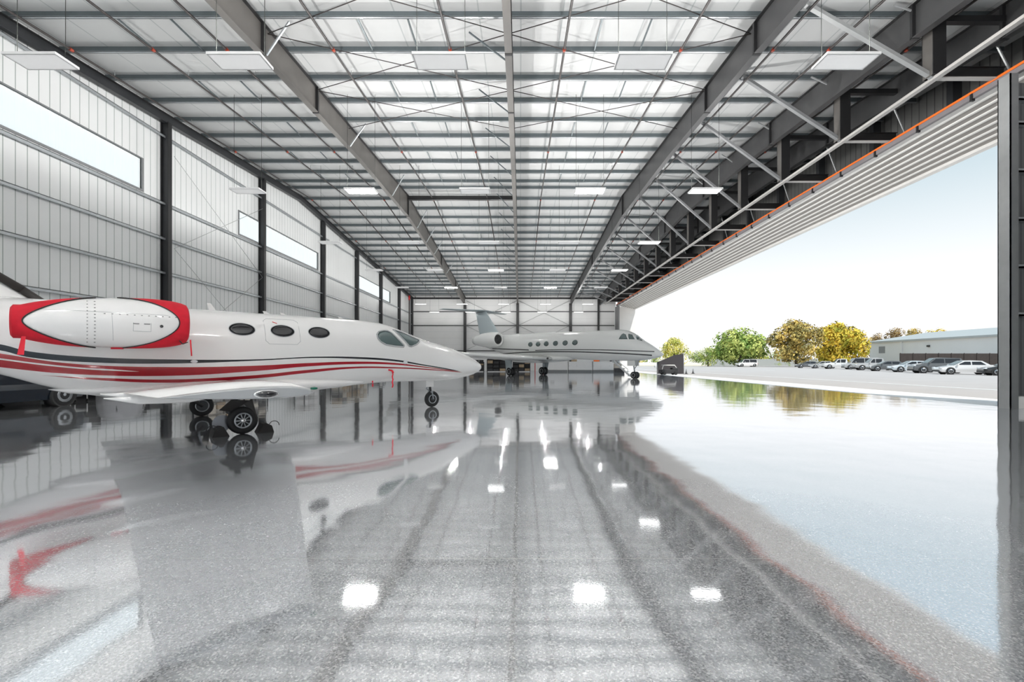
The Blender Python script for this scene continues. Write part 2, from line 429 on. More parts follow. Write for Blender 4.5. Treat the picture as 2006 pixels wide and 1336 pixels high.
def tag(o, label, cat, group=None, kind=None):
    if label: o['label'] = label
    if cat: o['category'] = cat
    if group: o['group'] = group
    if kind: o['kind'] = kind
    return o
def struct(o, label=None):
    o['kind'] = 'structure'
    if label: o['label'] = label
    return o
def empty(name, loc, rz, label, cat, group=None):
    o = bpy.data.objects.new(name, None); COL.objects.link(o)
    o.location = loc; o.rotation_euler = (0, 0, rz); o.empty_display_size = 0.3
    return tag(o, label, cat, group)
def kids(o): return [c for c in bpy.data.objects if c.parent == o]
def copy_tree(o, ch, parent=None):
    c = o.copy(); COL.objects.link(c)
    if parent: c.parent = parent
    for k in ch.get(o, []): copy_tree(k, ch, c)
    return c
def childmap(root):
    ch = {}
    for o in bpy.data.objects:
        if o.parent: ch.setdefault(o.parent, []).append(o)
    return ch
ORD = ['first', 'second', 'third', 'fourth', 'fifth', 'sixth', 'seventh', 'eighth', 'ninth', 'tenth', 'eleventh', 'twelfth', 'thirteenth',
       'fourteenth', 'fifteenth', 'sixteenth', 'seventeenth', 'eighteenth', 'nineteenth', 'twentieth']
def interp(tab, x):
    if x <= tab[0][0]: return tab[0][1]
    for a, b in zip(tab, tab[1:]):
        if x <= b[0]:
            return a[1] + (b[1] - a[1]) * (x - a[0]) / (b[0] - a[0])
    return tab[-1][1]
def smoothtab(tab, x):
    """monotone cubic through the table"""
    n = len(tab)
    if x <= tab[0][0]: return tab[0][1]
    if x >= tab[-1][0]: return tab[-1][1]
    d = [(tab[i + 1][1] - tab[i][1]) / (tab[i + 1][0] - tab[i][0]) for i in range(n - 1)]
    mm = [d[0]] + [0 if d[i - 1] * d[i] <= 0 else 2 * d[i - 1] * d[i] / (d[i - 1] + d[i]) for i in range(1, n - 1)] + [d[-1]]
    for i in range(n - 1):
        if x <= tab[i + 1][0]:
            h = tab[i + 1][0] - tab[i][0]; t = (x - tab[i][0]) / h
            return ((2 * t ** 3 - 3 * t * t + 1) * tab[i][1] + (t ** 3 - 2 * t * t + t) * h * mm[i] + (-2 * t ** 3 + 3 * t * t) * tab[i + 1][1] + (t ** 3 - t * t) * h * mm[i + 1])

# ================================================================== SETTING
struct(MB().box(XL - .2, XD - .1, YN, YF, -0.3, 0.0).build('floor', M['floor']), 'polished grey flake epoxy hangar floor')
struct(MB().box(XD - .1, XR - .1, YN, 95, -0.3, 0.0).build('trim_1', M['apron']), 'bright concrete sill strip outside the door opening')
# ground outside
gm = MB()
gm.box(XR - .1, 420, -60, 175, -0.35, -0.005)
gm.box(XL - 60, XR - .1, 95, 175, -0.35, -0.005)
struct(gm.build('ground_tarmac', M['asphalt']), 'pale pinkish grey tarmac outside the hangar')
struct(MB().box(XL - 100, 420, 175, 500, -0.35, 0.05).build('ground_grass', M['grass']), 'dry yellow grass beyond the tarmac')
struct(MB().box(XL - 160, XL - .4, -60, 95, -0.35, -0.02).build('ground_gravel', M['apron']))
tag(MB().box(25.2, 25.6, -20, 120, -0.004, 0.004).build('painted_line', M['paint']), 'long white painted line on the tarmac parallel to the door', 'road marking')
tag(MB().box(44, 44.3, 80, 150, -0.004, 0.004).build('painted_line', M['paint']), 'short faint white painted line far out on the tarmac', 'road marking')

# left wall with three translucent strips
WZ0, WZ1 = CH + 8.39, CH + 9.87
wins = [(2.0, 22.3), (30.05, 41.7), (51.9, 64.9)]
wl = MB()
T = 0.18
def wallseg(m, y0, y1, z0, z1f):
    """outer left wall piece whose top follows the roof when z1f is None"""
    ys = [y0] + ([YR] if y0 < YR < y1 else []) + [y1]
    for a, b in zip(ys, ys[1:]):
        za = roof(a) + .28 if z1f is None else z1f; zb = roof(b) + .28 if z1f is None else z1f
        x0, x1 = XL - T, XL
        m.add([(x0, a, z0), (x1, a, z0), (x1, b, z0), (x0, b, z0), (x0, a, za), (x1, a, za), (x1, b, zb), (x0, b, zb)],
              [(0, 3, 2, 1), (4, 5, 6, 7), (0, 1, 5, 4), (1, 2, 6, 5), (2, 3, 7, 6), (3, 0, 4, 7)])
wallseg(wl, YN, YF + T, 0, WZ0)
wallseg(wl, YN, YF + T, WZ1, None)
ye = [YN] + [v for wn in wins for v in wn] + [YF + T]
for a, b in zip(ye[::2], ye[1::2]): wallseg(wl, a, b, WZ0, WZ1)
struct(wl.build('wall_left', M['wall']), 'white ribbed metal left wall')
for i, (a, b) in enumerate(wins):
    pts = []; nn = int((b - a) / 0.1)
    rows = [[], []]
    for k in range(nn + 1):
        y = a + (b - a) * k / nn; x = XL - 0.1 + (0.02 if k % 4 in (0, 1) else 0.0)
        rows[0].append((x, y, WZ0)); rows[1].append((x, y, WZ1))
    w_ = struct(MB().grid(rows, smooth=False).build('window_%d' % (i + 1), M['poly']), 'translucent daylight strip in the left wall')
    fr = MB()
    fr.box(XL - .05, XL + .05, a, b, WZ0 - .1, WZ0); fr.box(XL - .05, XL + .05, a, b, WZ1, WZ1 + .05)
    fr.box(XL - .05, XL + .05, a - .1, a, WZ0 - .1, WZ1 + .05); fr.box(XL - .05, XL + .05, b, b + .1, WZ0 - .1, WZ1 + .05)
    fr.build('window_frame', M['greysteel'], w_)

# far wall
zf = roof(YF) + .28
struct(MB().box(XL - T, XD - .05, YF, YF + T, 0, zf).build('wall_far', M['wall_far']), 'white far end wall with horizontal panels')
struct(MB().box(XD - .05, XR + .05, YF - .5, YF + T, 0, CH + 9.3).build('trim_2', M['doorskin']), 'white end panel closing the far side of the door opening')
struct(MB().box(XD - .25, XD - .05, YF - 3.0, YF - .5, 0, CH + 9.2).build('trim_3', M['greysteel']), 'grey return wall beside the far end of the door')

# roof
rf = MB()
for a, b in ((YN, YR), (YR, YF + T)):
    za, zb = roof(a) + .27, roof(b) + .27
    x0, x1 = XL - T, XR + .3
    rf.add([(x0, a, za), (x1, a, za), (x1, b, zb), (x0, b, zb), (x0, a, za + .15), (x1, a, za + .15), (x1, b, zb + .15), (x0, b, zb + .15)],
           [(0, 3, 2, 1), (4, 5, 6, 7), (0, 1, 5, 4), (1, 2, 6, 5), (2, 3, 7, 6), (3, 0, 4, 7)])
struct(rf.build('ceiling', M['roof']), 'white insulated roof lining on both slopes')
# header wall above the door, outer right wall
hw = MB()
ys = [YN, YR, YF + T]
for a, b in zip(ys, ys[1:]):
    za, zb = roof(a) + .27, roof(b) + .27; z0 = CH + 8.9
    x0, x1 = XR + .05, XR + .2
    hw.add([(x0, a, z0), (x1, a, z0), (x1, b, z0), (x0, b, z0), (x0, a, za), (x1, a, za), (x1, b, zb), (x0, b, zb)],
           [(0, 3, 2, 1), (4, 5, 6, 7), (0, 1, 5, 4), (1, 2, 6, 5), (2, 3, 7, 6), (3, 0, 4, 7)])
hw.box(XR + .05, XR + .2, YN, 15.1, 0, CH + 8.9)
struct(hw.build('wall_right', M['header']), 'dark grey ribbed cladding above the big door')
# near jamb
JY = 14.9
jw = MB().box(15.95, XR + .05, JY + .25, JY + .4, 0, CH + 9.2)
struct(jw.build('wall_jamb', M['jambwall']), 'dark grey wall beside the near edge of the door')
for i, hz in enumerate((1.52, 3.08, 4.62, 6.2, 7.75, 8.55)):
    z = CH + hz
    g = MB().box(16.05, XR, JY + .03, JY + .25, z - .03, z + .03).box(16.05, XR, JY + .03, JY + .05, z - .03, z + .09)
    tag(g.build('jamb_girt', M['girt']), 'galvanised shelf-like girt on the dark jamb wall, %s from the bottom' % ORD[i], 'girt', 'girts on the wall beside the near door edge')
j = empty('door_jamb_column', (15.82, JY, 0), 0, 'tall grey steel jamb column at the near edge of the door opening', 'column')
MB().box(-.13, .13, .17, .2, 0, CH + 9.25).build('flange', M['greysteel'], j)
MB().box(-.13, -.10, -.2, .2, 0, CH + 9.25).build('web', M['galv'], j)
MB().box(-.13, .13, -.2, -.17, 0, CH + 9.25).build('flange', M['greysteel'], j)
tag(MB().box(16.05, XR, JY - .1, JY + .24, 0, .38).build('concrete_curb', M['apron']), 'pale concrete curb at the foot of the near jamb', 'curb')

# ------------------------------------------------------------------ steel frame
DEPTH = [(YN, 1.5), (16.5, 1.15), (26, 1.2), (YR, 1.72), (53.6, 1.35), (YF, 1.3)]
def rafter(X, label, stiff, depth=DEPTH, fw=.26, ymin=YN, m='rafter'):
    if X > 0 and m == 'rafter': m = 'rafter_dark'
    r = empty('roof_rafter', (X, YN, roof(YN)), 0, label, 'roof beam')
    def P(x, y, z): return (x - X, y - YN, z - roof(YN))
    ys = sorted(set([ymin, 5, 16.5, 26, YR, 53.6, 65, YF - .1]))
    web, top, bot = MB(), MB(), MB()
    for a, b in zip(ys, ys[1:]):
        for (mb, hw_, fa, fb, ga, gb) in (
            (web, .012, roof(a) - .03, roof(b) - .03, roof(a) - interp(depth, a) + .03, roof(b) - interp(depth, b) + .03),
            (top, fw / 2, roof(a), roof(b), roof(a) - .03, roof(b) - .03),
            (bot, fw / 2, roof(a) - interp(depth, a) + .03, roof(b) - interp(depth, b) + .03, roof(a) - interp(depth, a), roof(b) - interp(depth, b))):
            mb.add([P(X - hw_, a, ga), P(X + hw_, a, ga), P(X + hw_, b, gb), P(X - hw_, b, gb), P(X - hw_, a, fa), P(X + hw_, a, fa), P(X + hw_, b, fb), P(X - hw_, b, fb)],
                   [(0, 3, 2, 1), (4, 5, 6, 7), (0, 1, 5, 4), (1, 2, 6, 5), (2, 3, 7, 6), (3, 0, 4, 7)])
    web.build('web', M[m], r); top.build('top_flange', M['black'], r); bot.build('bottom_flange', M[m], r)
    for y in stiff:
        MB().box(-fw / 2, fw / 2, y - YN - .05, y - YN + .05, roof(y) - interp(depth, y) - roof(YN) - .02, 0 + roof(y) - roof(YN) - .03).build('stiffener', M['black'], r)
    return r
st = [16.5, 20.9, YR, 53.9, 66]
rafter(-9.3, 'deep grey tapered roof beam left of the middle, running away from camera', st)
rafter(-.42, 'grey roof beam almost overhead in the middle of the roof', st)
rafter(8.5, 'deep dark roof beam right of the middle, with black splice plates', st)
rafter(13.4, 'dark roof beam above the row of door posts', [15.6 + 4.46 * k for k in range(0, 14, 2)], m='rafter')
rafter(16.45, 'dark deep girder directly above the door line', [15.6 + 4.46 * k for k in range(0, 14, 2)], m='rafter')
rafter(XL + .25, 'slim dark roof beam following the top of the left wall', [], depth=[(YN, .5), (YF, .42)], m='column')

# columns of the left wall
lcols = [5.9, 14.8, 23.6, 32.4, 42.4, 51.2, 60.0, 69.1, 77.2]
where = ['nearest, out at the left edge', 'behind the small jet tail', 'left of the engine-cover front', 'right of the second bay, by the middle daylight strip', 'above the third cabin window',
         'above the small jet cockpit roof', 'beside the far daylight strip', 'last but one before the far corner', 'in the far left corner']
def icol(X, Y, z, label, group, hx=.26, hy=.15, rot=False):
    c = empty('steel_column', (X, Y, 0), 0, label, 'column', group)
    if not rot:
        MB().box(hx - .03, hx, -hy, hy, 0, z).box(-hx, -hx + .03, -hy, hy, 0, z).build('flange', M['black'], c)
        MB().box(-hx + .03, hx - .03, -.015, .015, 0, z).build('web', M['column'], c)
    else:
        MB().box(-hx, hx, -hy, -hy + .03, 0, z).box(-hx, hx, hy - .03, hy, 0, z).build('flange', M['black'], c)
        MB().box(-.015, .015, -hy + .03, hy - .03, 0, z).build('web', M['column'], c)
    MB().box(-hx - .05, hx + .05, -hy - .05, hy + .05, 0, .03).build('base_plate', M['column'], c)
    return c
for i, y in enumerate(lcols):
    icol(XL + .22, y, roof(y) - .42, 'dark steel column on the left wall, ' + where[i], 'steel columns along the left wall', hx=.20, hy=.13)
for X, wh in ((-9.3, 'second from the left, behind the jet nose'), (-.42, 'in the middle above the large jet'), (8.5, 'right of the middle'), (13.2, 'thin one nearest the door')):
    icol(X, YF - .3, roof(YF) - (1.0 if X < 10 else .3), 'dark steel column against the far wall, ' + wh, 'steel columns along the far wall', hx=.22 if X < 10 else .14, hy=.22, rot=True)

# girts
def cee_y(X, y0, y1, z, s=1, h=.2, d=.16):
    return MB().box(X, X + s * .012 if s > 0 else X, y0, y1, z - h / 2, z + h / 2)
for i, (hz, nm) in enumerate(((-.2, 'lowest'), (2.8, 'second'), (4.62, 'third'), (6.37, 'fourth'), (8.16, 'fifth, just below the daylight strips'), (11.6, 'topmost'))):
    z = CH + hz
    g = MB().box(XL + .01, XL + .2, YN, YF, z - .012, z + .012).box(XL + .185, XL + .2, YN, YF, z - .1, z + .012).box(XL + .12, XL + .2, YN, YF, z - .112, z - .1)
    if i == 5:
        g = MB().box(XL + .01, XL + .2, 3, 70, z - .012, z + .012).box(XL + .185, XL + .2, 3, 70, z - .12, z + .012)
    tag(g.build('wall_girt', M['girt']), 'galvanised horizontal girt along the left wall, %s counted upwards' % nm, 'girt', 'girts on the left wall')
for i, (hz, nm) in enumerate(((1.95, 'lowest, behind the large jet'), (6.2, 'middle'), (8.55, 'highest'))):
    z = CH + hz
    g = MB().box(XL + .3, XD - .3, YF - .2, YF - .01, z - .012, z + .012).box(XL + .3, XD - .3, YF - .2, YF - .18, z - .13, z + .012)
    tag(g.build('wall_girt', M['column']), 'dark horizontal girt on the far wall, %s' % nm, 'girt', 'girts on the far wall')
tag(MB().box(XL + .3, XD - .3, YF - .45, YF - .15, roof(YF) - .28, roof(YF) - .02).build('eave_beam', M['black']), 'black eave beam across the top of the far wall', 'beam')

# purlins
pys = [YR - .1 - 1.6] + [16.3 + 2.035 * k for k in range(-13, 10)]
near = sorted([y for y in pys if y > YN + .5 and y < YR], reverse=True)
far = [YR + .9] + [YR + .9 + 2.03 * k for k in range(1, 19)]
def purlin(y, label, grp):
    z = roof(y); p = empty('roof_purlin', (XL, y, z), 0, label, 'purlin', grp)
    W = XR - XL
    MB().box(0, W, -.012, .012, .0, .26).build('web', M['purlin'], p)
    MB().box(0, W, -.09, .012, .0, .015).box(0, W, -.09, -.078, 0, .03).build('flange', M['girt'], p)
vis = [y for y in near if y > 13.5]
for k, y in enumerate(near):
    if y < 13.5: continue
    purlin(y, 'grey steel purlin across the near roof slope, %s from the ridge' % ORD[k], 'purlins of the near roof slope')
for k, y in enumerate(far):
    if y > YF - .6: continue
    purlin(y, 'grey steel purlin across the far roof slope, %s from the ridge' % ORD[k], 'purlins of the far roof slope')
tag(MB().box(-9.25, -.5, YR - .15, YR + .15, roof(YR) - .38, roof(YR) - .34).box(-9.25, -.5, YR - .02, YR + .02, roof(YR) - .34, roof(YR) - .03).build('ridge_strut', M['black']), 'black strut under the ridge between the left and the middle roof beam', 'beam')

# short purlin stubs in alternate gaps
allp = sorted([y for y in near if y > 13.5]); gaps = list(zip(allp, allp[1:]))
k = 0
for gi, (a, b) in enumerate(gaps):
    if gi % 2 == 0 or b - a > 3: continue
    k += 1
    for X, nm in ((-14.5, 'outer left'), (-12.6, 'inner left'), (-5.85, 'left of centre'), (-4.05, 'nearer centre'), (2.95, 'right of centre'), (4.75, 'further right')):
        tag(MB().bar((X, a + .1, roof(a) + .19), (X, b - .05, roof(b) + .06), .05, .05).build('purlin_brace', M['purlin']),
            'short purlin brace, %s line, %s from camera on the near slope' % (nm, ORD[k - 1]), 'brace', 'short braces between the roof purlins')
fp = [y for y in far if y < YF - 1]
for gi, (a, b) in enumerate(zip(fp[2:], fp[3:])):
    if gi % 2: continue
    for X, nm in ((-14.5, 'outer left'), (-12.6, 'inner left'), (-5.85, 'left of centre'), (-4.05, 'nearer centre'), (2.95, 'right of centre'), (4.75, 'further right')):
        tag(MB().bar((X, a + .1, roof(a) + .19), (X, b - .05, roof(b) + .06), .05, .05).build('purlin_brace', M['purlin']),
            'short purlin brace, %s line, %s beyond the ridge' % (nm, ORD[gi // 2]), 'brace', 'short braces between the roof purlins')
# flange braces of the middle beam and the left beam
for i, y in enumerate([13.0 + 4.07 * k for k in range(12)]):
    z = roof(y)
    tag(MB().bar((-1.9, y, z + .02), (-.48, y + .05, z - interp(DEPTH, y) + .12), .05, .05).build('flange_brace', M['purlin']),
        'diagonal angle bracing the middle roof beam on its left, %s from camera' % ORD[i], 'brace', 'angles bracing the middle roof beam')
for i, y in enumerate([16.6, 24.8, 33.0, 41.0, 45.1, 49.2, 57.4, 65.5]):
    z = roof(y)
    tag(MB().bar((-8.3, y - .1, z + .02), (-9.22, y + .1, z - interp(DEPTH, y) + .1), .055, .055).build('flange_brace', M['girt']),
        'pale diagonal angle bracing the deep left roof beam, %s from camera' % ORD[i], 'brace', 'angles bracing the left roof beam')
# tie rods
for i, (xa, xb, nm) in enumerate(((-9.3, -.42, 'left of the middle beam'), (-.42, 8.5, 'right of the middle beam'))):
    for q, (a, b) in enumerate(((8.7, 12.9), (12.9, 16.9), (16.9, 20.9), (20.9, 24.9))):
        r = empty('cross_rods', (xa, a, roof(a) - .15), 0, 'crossed thin tie rods in the roof %s, %s panel from camera' % (nm, ORD[q]), 'tie rods', 'crossed roof tie rods')
        o = Vector((xa, a, roof(a) - .15))
        for p_, q_ in (((xa, a), (xb, b)), ((xa, b), (xb, a))):
            MB().tube(Vector((p_[0], p_[1], roof(p_[1]) - .15)) - o, Vector((q_[0], q_[1], roof(q_[1]) - .15)) - o, .018, 6).build('rod', M['pipe'], r)
for nm, (a, b) in (('second', (23.9, 32.1)), ):
    for q, (z0, z1) in enumerate(((2.0, 7.4), (7.4, 12.2))):
        r = empty('cross_rods', (XL + .4, a, z0), 0, 'crossed tie rods on the left wall behind the cabin windows, %s pair' % ('lower', 'upper')[q], 'tie rods')
        MB().tube((0, 0, 0), (0, b - a, z1 - z0), .014, 6).build('rod', M['galv'], r)
        MB().tube((0, 0, z1 - z0), (0, b - a, 0), .014, 6).build('rod', M['galv'], r)
for nm, (a, b) in (('between the second and middle far columns', (-9.1, -.6)), ('between the middle far columns', (-.2, 8.3))):
    for q, (z0, z1) in enumerate(((3.5, 7.6), (7.7, 11.8))):
        r = empty('cross_rods', (a, YF - .35, z0), 0, 'crossed rods on far wall %s, %s pair' % (nm, ('lower', 'upper')[q]), 'tie rods')
        MB().tube((0, 0, 0), (b - a, 0, z1 - z0), .03, 6).build('rod', M['galv'], r)
        MB().tube((0, 0, z1 - z0), (b - a, 0, 0), .03, 6).build('rod', M['galv'], r)

# sprinkler pipes
for X, nm in ((-17.3, 'closest to the left wall'), (-14.15, 'second from the left wall'), (-11.3, 'just left of the deep left beam'), (-7.2, 'just right of the deep left beam'), (-2.7, 'left of the middle beam'),
              (1.7, 'right of the middle beam'), (6.2, 'left of the deep right beam'), (9.75, 'just right of the deep right beam'), (11.9, 'left of the door post row'), (14.9, 'nearest the door header')):
    p = empty('sprinkler_pipe', (X, YN, roof(YN) - .25), 0, 'thin dark sprinkler pipe under the roof, ' + nm, 'pipe', 'sprinkler pipes under the roof')
    o = Vector((X, YN, roof(YN) - .25)); mb = MB()
    for a, b in ((YN, YR), (YR, YF - 1)):
        mb.tube(Vector((X, a, roof(a) - .25)) - o, Vector((X, b, roof(b) - .25)) - o, .045, 8)
    mb.build('pipe', M['pipe'], p)
    for y in (7.8, 17.7, 27.9, 38.2, 48.4, 58.6):
        c = Vector((X, y, roof(y) - .25)) - o
        MB().tube(c - Vector((0, .07, 0)), c + Vector((0, .07, 0)), .062, 10).build('coupling', M['orange'], p, 'orange pipe coupling')
    for y in (15.0, 19.6, 24.2, 31.0, 36.0):
        c = Vector((X, y, roof(y) - .25)) - o
        MB().tube(c, c + Vector((0, 0, .27)), .012, 6).build('hanger', M['galv'], p)
r = empty('sprinkler_riser', (-17.75, 73.5, 0), 0, 'red-topped dark riser pipe in the far left corner', 'pipe')
MB().tube((0, 0, 0), (0, 0, 11.4), .09, 10).build('pipe', M['pipe'], r)
MB().tube((0, 0, 11.4), (0, 0, 12.1), .14, 10).build('valve', M['redpaint'], r)

# hanging lights
LX = (-13.1, -7.65, -2.17, 3.35, 8.9); LY = (12.57, 22.1, 31.7, 41.2, 50.8, 60.5, 70.2, 3.0, -6.5)  # last two rows are unseen, added to light the near end
litset = {(1, 1), (3, 1), (1, 4), (3, 4), (1, 7), (2, 7), (3, 7), (1, 8), (3, 8)}
glowset = {(4, 1), (4, 2), (2, 3), (4, 3)} | {(k_, q_) for k_ in range(5) for q_ in (5, 6)}
D = {}
rown = ['nearest visible', 'second', 'third', 'fourth', 'fifth', 'sixth', 'farthest', 'unseen overhead', 'unseen rearmost']
coln = ['leftmost', 'second from left', 'middle', 'fourth from left', 'rightmost']
first = None
for q, y in enumerate(LY):
    for k, x in enumerate(LX):
        z = CH + 8.2 - (.6 if q in (5, 6) else 0)
        lit = (k, q) in litset; glow = (k, q) in glowset
        if q in (0,): desc = 'flat white panel light hanging on cables'
        else: desc = ('brightly lit' if lit else 'dim white') + ' panel light hanging on cables'
        f = empty('hanging_light', (x, y, z), 0, '%s, %s in the %s row' % (desc, coln[k], rown[q]), 'ceiling light', 'panel lights hanging in the hangar')
        if first is None:
            hb = MB().box(-.68, .68, -.3, .3, .012, .05).box(-.72, .72, -.34, -.3, 0, .07).box(-.72, .72, .3, .34, 0, .07).box(-.72, -.68, -.3, .3, 0, .07).box(.68, .72, -.3, .3, 0, .07)
            first = hb.build('housing', M['house'], f)
        else:
            c_ = first.copy(); COL.objects.link(c_); c_.parent = f
        dk_ = 'lit' if lit else 'glow' if glow else 'dim'
        if dk_ not in D: D[dk_] = MB().box(-.68, .68, -.3, .3, 0, .012).build('diffuser', M[dk_], f)
        else:
            c_ = D[dk_].copy(); COL.objects.link(c_); c_.parent = f
        cz = roof(y) - z + .27
        cb = MB()
        for sx in (-.66, .66): cb.tube((sx, 0, .05), (sx, 0, cz), .008, 5)
        cb.build('suspension_cable', M['cable'], f)
        la = bpy.data.lights.new('fill_up', 'AREA'); la.shape = 'RECTANGLE'; la.size = 1.2; la.size_y = .5  # added lamp to brighten the roof, hidden above the housing
        la.energy = FILL_UP_W; la.color = (1, 0.99, 0.975); la.spread = math.radians(170)
        lo = bpy.data.objects.new('fill_up', la); COL.objects.link(lo); lo.parent = f
        lo.location = (0, 0, .075); lo.rotation_euler = (PI, 0, 0)
        lb = bpy.data.lights.new('fill_point', 'POINT'); lb.energy = FILL_POINT_W * ((.28, .9, 1.15, 1.15, 1.0) if q not in (3, 4, 5, 6) else (.45, .6, .38, .38, .75))[k]; lb.shadow_soft_size = .045; lb.color = (1, 0.99, 0.975)  # added lamp to brighten walls and roof, not part of the fixture
        lo = bpy.data.objects.new('fill_point', lb); COL.objects.link(lo); lo.parent = f; lo.location = (0, 0, .118 if q not in (3, 4, 5) else .108)

# ------------------------------------------------------------------ door header structure on the right
ND = [15.6 + 4.46 * k for k in range(14)]
XC, ZC = 14.05, CH + 9.6
tag(MB().box(XC - .09, XC + .09, YN, YF - 1.5, ZC - .05, ZC + .05).build('truss_chord', M['chord']), 'pale steel chord running the whole door length below the posts', 'beam')
for i, y in enumerate(ND):
    n_ = ORD[i] + ' from camera'
    ztop = roof(y) - interp(DEPTH, y) + .0
    zt = min(roof(y) - .02, CH + 11.75 + .04 * (y - 15.6) if y < YR else roof(y) - .9)
    p = empty('door_post', (XC, y, ZC + .05), 0, 'black steel post standing on the pale door chord, %s' % n_, 'post', 'posts of the door header')
    hh = zt - ZC - .05
    MB().box(-.22, .22, -.22, -.19, 0, hh).box(-.22, .22, .19, .22, 0, hh).build('flange', M['black'], p)
    MB().box(-.02, .02, -.19, .19, 0, hh).box(-.22, -.205, -.19, .19, 0, hh).build('web', M['rafter'], p)
    b_ = empty('door_strut', (XC + .1, y, ZC), 0, 'black horizontal beam from chord to door header, %s' % n_, 'beam', 'struts of the door header')
    MB().box(0, XD - XC + .1, -.03, .03, .03, .36).box(0, XD - XC + .1, -.1, .1, .36, .38).build('web', M['black'], b_)
    MB().box(0, XD - XC + .1, -.1, .1, 0, .03).build('flange', M['chord'], b_)
    tag(MB().bar((XC - .05, y, ZC + .06), (9.7, y, roof(y) + .02), .16, .12).build('diagonal_brace', M['greysteel'] if i else M['galv']),
        'long diagonal steel brace from chord node up to the roof, %s' % n_, 'brace', 'diagonal braces of the door header')
    tag(MB().box(XC + .1, 16.4, y - .1, y + .1, zt - .25, zt - .05).build('upper_strut', M['black']), 'short black strut joining post top to door girder, %s' % n_, 'beam', 'upper struts of the door header')
    tag(MB().bar((XC - .1, y, zt - .05), (12.7, y, roof(y)), .05, .05).build('angle_brace', M['galv']), 'thin pale angle from post top to roof, %s' % n_, 'brace', 'thin angles of the door header')
    tag(MB().bar((16.5, y + .7, roof(y) - .1), (17.5, y + .7, ZC + .5), .05, .05).build('angle_brace', M['galv']), 'thin pale angle beside the door girder, %s' % n_, 'brace', 'thin angles of the door header')
    tag(MB().box(18.75, 19.15, y - .15, y + .15, CH + 9.2, roof(y) - .02).build('header_post', M['column']), 'dark post against the header cladding, %s' % n_, 'post', 'posts against the header cladding')
# tube conduits
for i, (x, z, nm) in enumerate(((18.6, CH + 10.1, 'lower'), (18.6, CH + 10.32, 'upper'))):
    tag(MB().tube((x, YN, z), (x, YF - 3, z), .045, 8).build('conduit', M['galv']), '%s of two galvanised tubes along the header cladding' % nm, 'conduit')
for i, z in enumerate((CH + 11.3, )):
    tag(MB().box(19.1, XR, 8, 66, z - .08, z + .08).build('header_girt', M['greysteel']), 'grey girt along the dark header cladding', 'girt')

# the raised door: corrugated underside between door line and outer edge
dr = empty('door_1', (XD, JY, CH + 9.5), 0, None, None); dr['kind'] = 'structure'; dr['label'] = 'raised white corrugated hangar door seen from below'
DW, DZ = XR - XD, -.62
def dpt(fx, dz): return (fx * DW, DZ * fx + dz)
prof = [(0, .02)]
NRB = 7
x0, x1 = .12, .93
for k in range(NRB):
    a = x0 + (x1 - x0) * k / NRB; s_ = (x1 - x0) / NRB
    prof += [(a, .0), (a + .05 * s_, -.035), (a + .27 * s_, -.035), (a + .32 * s_, .0)]
prof += [(x1, 0), (x1 + .005, -.12), (1.0, -.12), (1.0, .12)]
rows = []
LN = YF - .5 - JY
lower, upper = MB(), MB()
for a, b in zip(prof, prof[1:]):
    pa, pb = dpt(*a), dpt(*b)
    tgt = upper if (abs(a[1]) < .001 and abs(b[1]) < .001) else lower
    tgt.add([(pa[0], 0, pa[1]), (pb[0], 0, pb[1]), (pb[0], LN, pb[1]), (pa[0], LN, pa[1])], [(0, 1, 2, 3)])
lower.add([(0, 0, .03), (DW, 0, DZ + .13), (DW, LN, DZ + .13), (0, LN, .03)], [(0, 1, 2, 3)])
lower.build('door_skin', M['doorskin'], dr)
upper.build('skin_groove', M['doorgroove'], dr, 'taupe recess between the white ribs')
MB().box(-.08, .05, -27, LN, -.12, .06).build('fascia', M['fascia'], dr)
MB().box(-.11, -.05, -27, LN, .06, .14).build('weather_seal', M['seal'], dr, 'bright orange weather seal')
bk = MB()
for k in range(30):
    y = -3 + k * 2.23
    MB().box(-.12, .0, y, y + .08, -.2, .06).build('bracket', M['black'], dr)
MB().box(.45 * DW, .47 * DW, 0, LN, -.5 * .62 - .12, -.45 * .62 - .02).build('red_rail', M['redpaint'], dr) if False else None

# ================================================================== SMALL JET
def xsec(tc_, top, bot, hw_, n=40, ex=2.25, flat=0.0):
    cz = (top + bot) / 2; hh = (top - bot) / 2; ring = []
    for i in range(n):
        a = 2 * PI * i / n
        c, s_ = math.cos(a), math.sin(a)
        y = hw_ * math.copysign(abs(c) ** (2 / ex), c); z = cz + hh * math.copysign(abs(s_) ** (2 / ex), s_)
        ring.append((tc_, y, z))
    return ring
J_O = (-7.31, 11.16); J_A = 46.2
jet = empty('small_business_jet', (J_O[0], J_O[1], 0), math.radians(90 - J_A), 'white twin-engine business jet with red and black stripes and red engine covers', 'airplane')
TOP = [(-7.8, 2.72), (-6, 2.76), (-3.6, 2.74), (-2, 2.74), (3.2, 2.735), (4.0, 2.69), (4.4, 2.62), (4.77, 2.50), (5.3, 2.33), (5.71, 2.20), (6.31, 2.07), (6.87, 1.93), (7.45, 1.73), (7.85, 1.55), (8.05, 1.43), (8.15, 1.33)]
BOT = [(-7.8, 2.55), (-6, 2.0), (-4.6, 1.62), (-3.53, 1.26), (-2.86, .99), (-2.1, .775), (-1, .70), (1.2, .70), (2.19, .745), (2.82, .79), (3.6, .84), (4.5, .88), (5.8, .87), (6.57, .89), (7.4, .98), (7.85, 1.10), (8.05, 1.2), (8.15, 1.31)]
HW = [(-7.8, .1), (-6, .38), (-4.5, .6), (-3.2, .74), (-2, .80), (3.6, .80), (4.4, .785), (5.2, .745), (5.7, .705), (6.3, .63), (6.9, .52), (7.45, .39), (7.85, .24), (8.05, .13), (8.15, .015)]
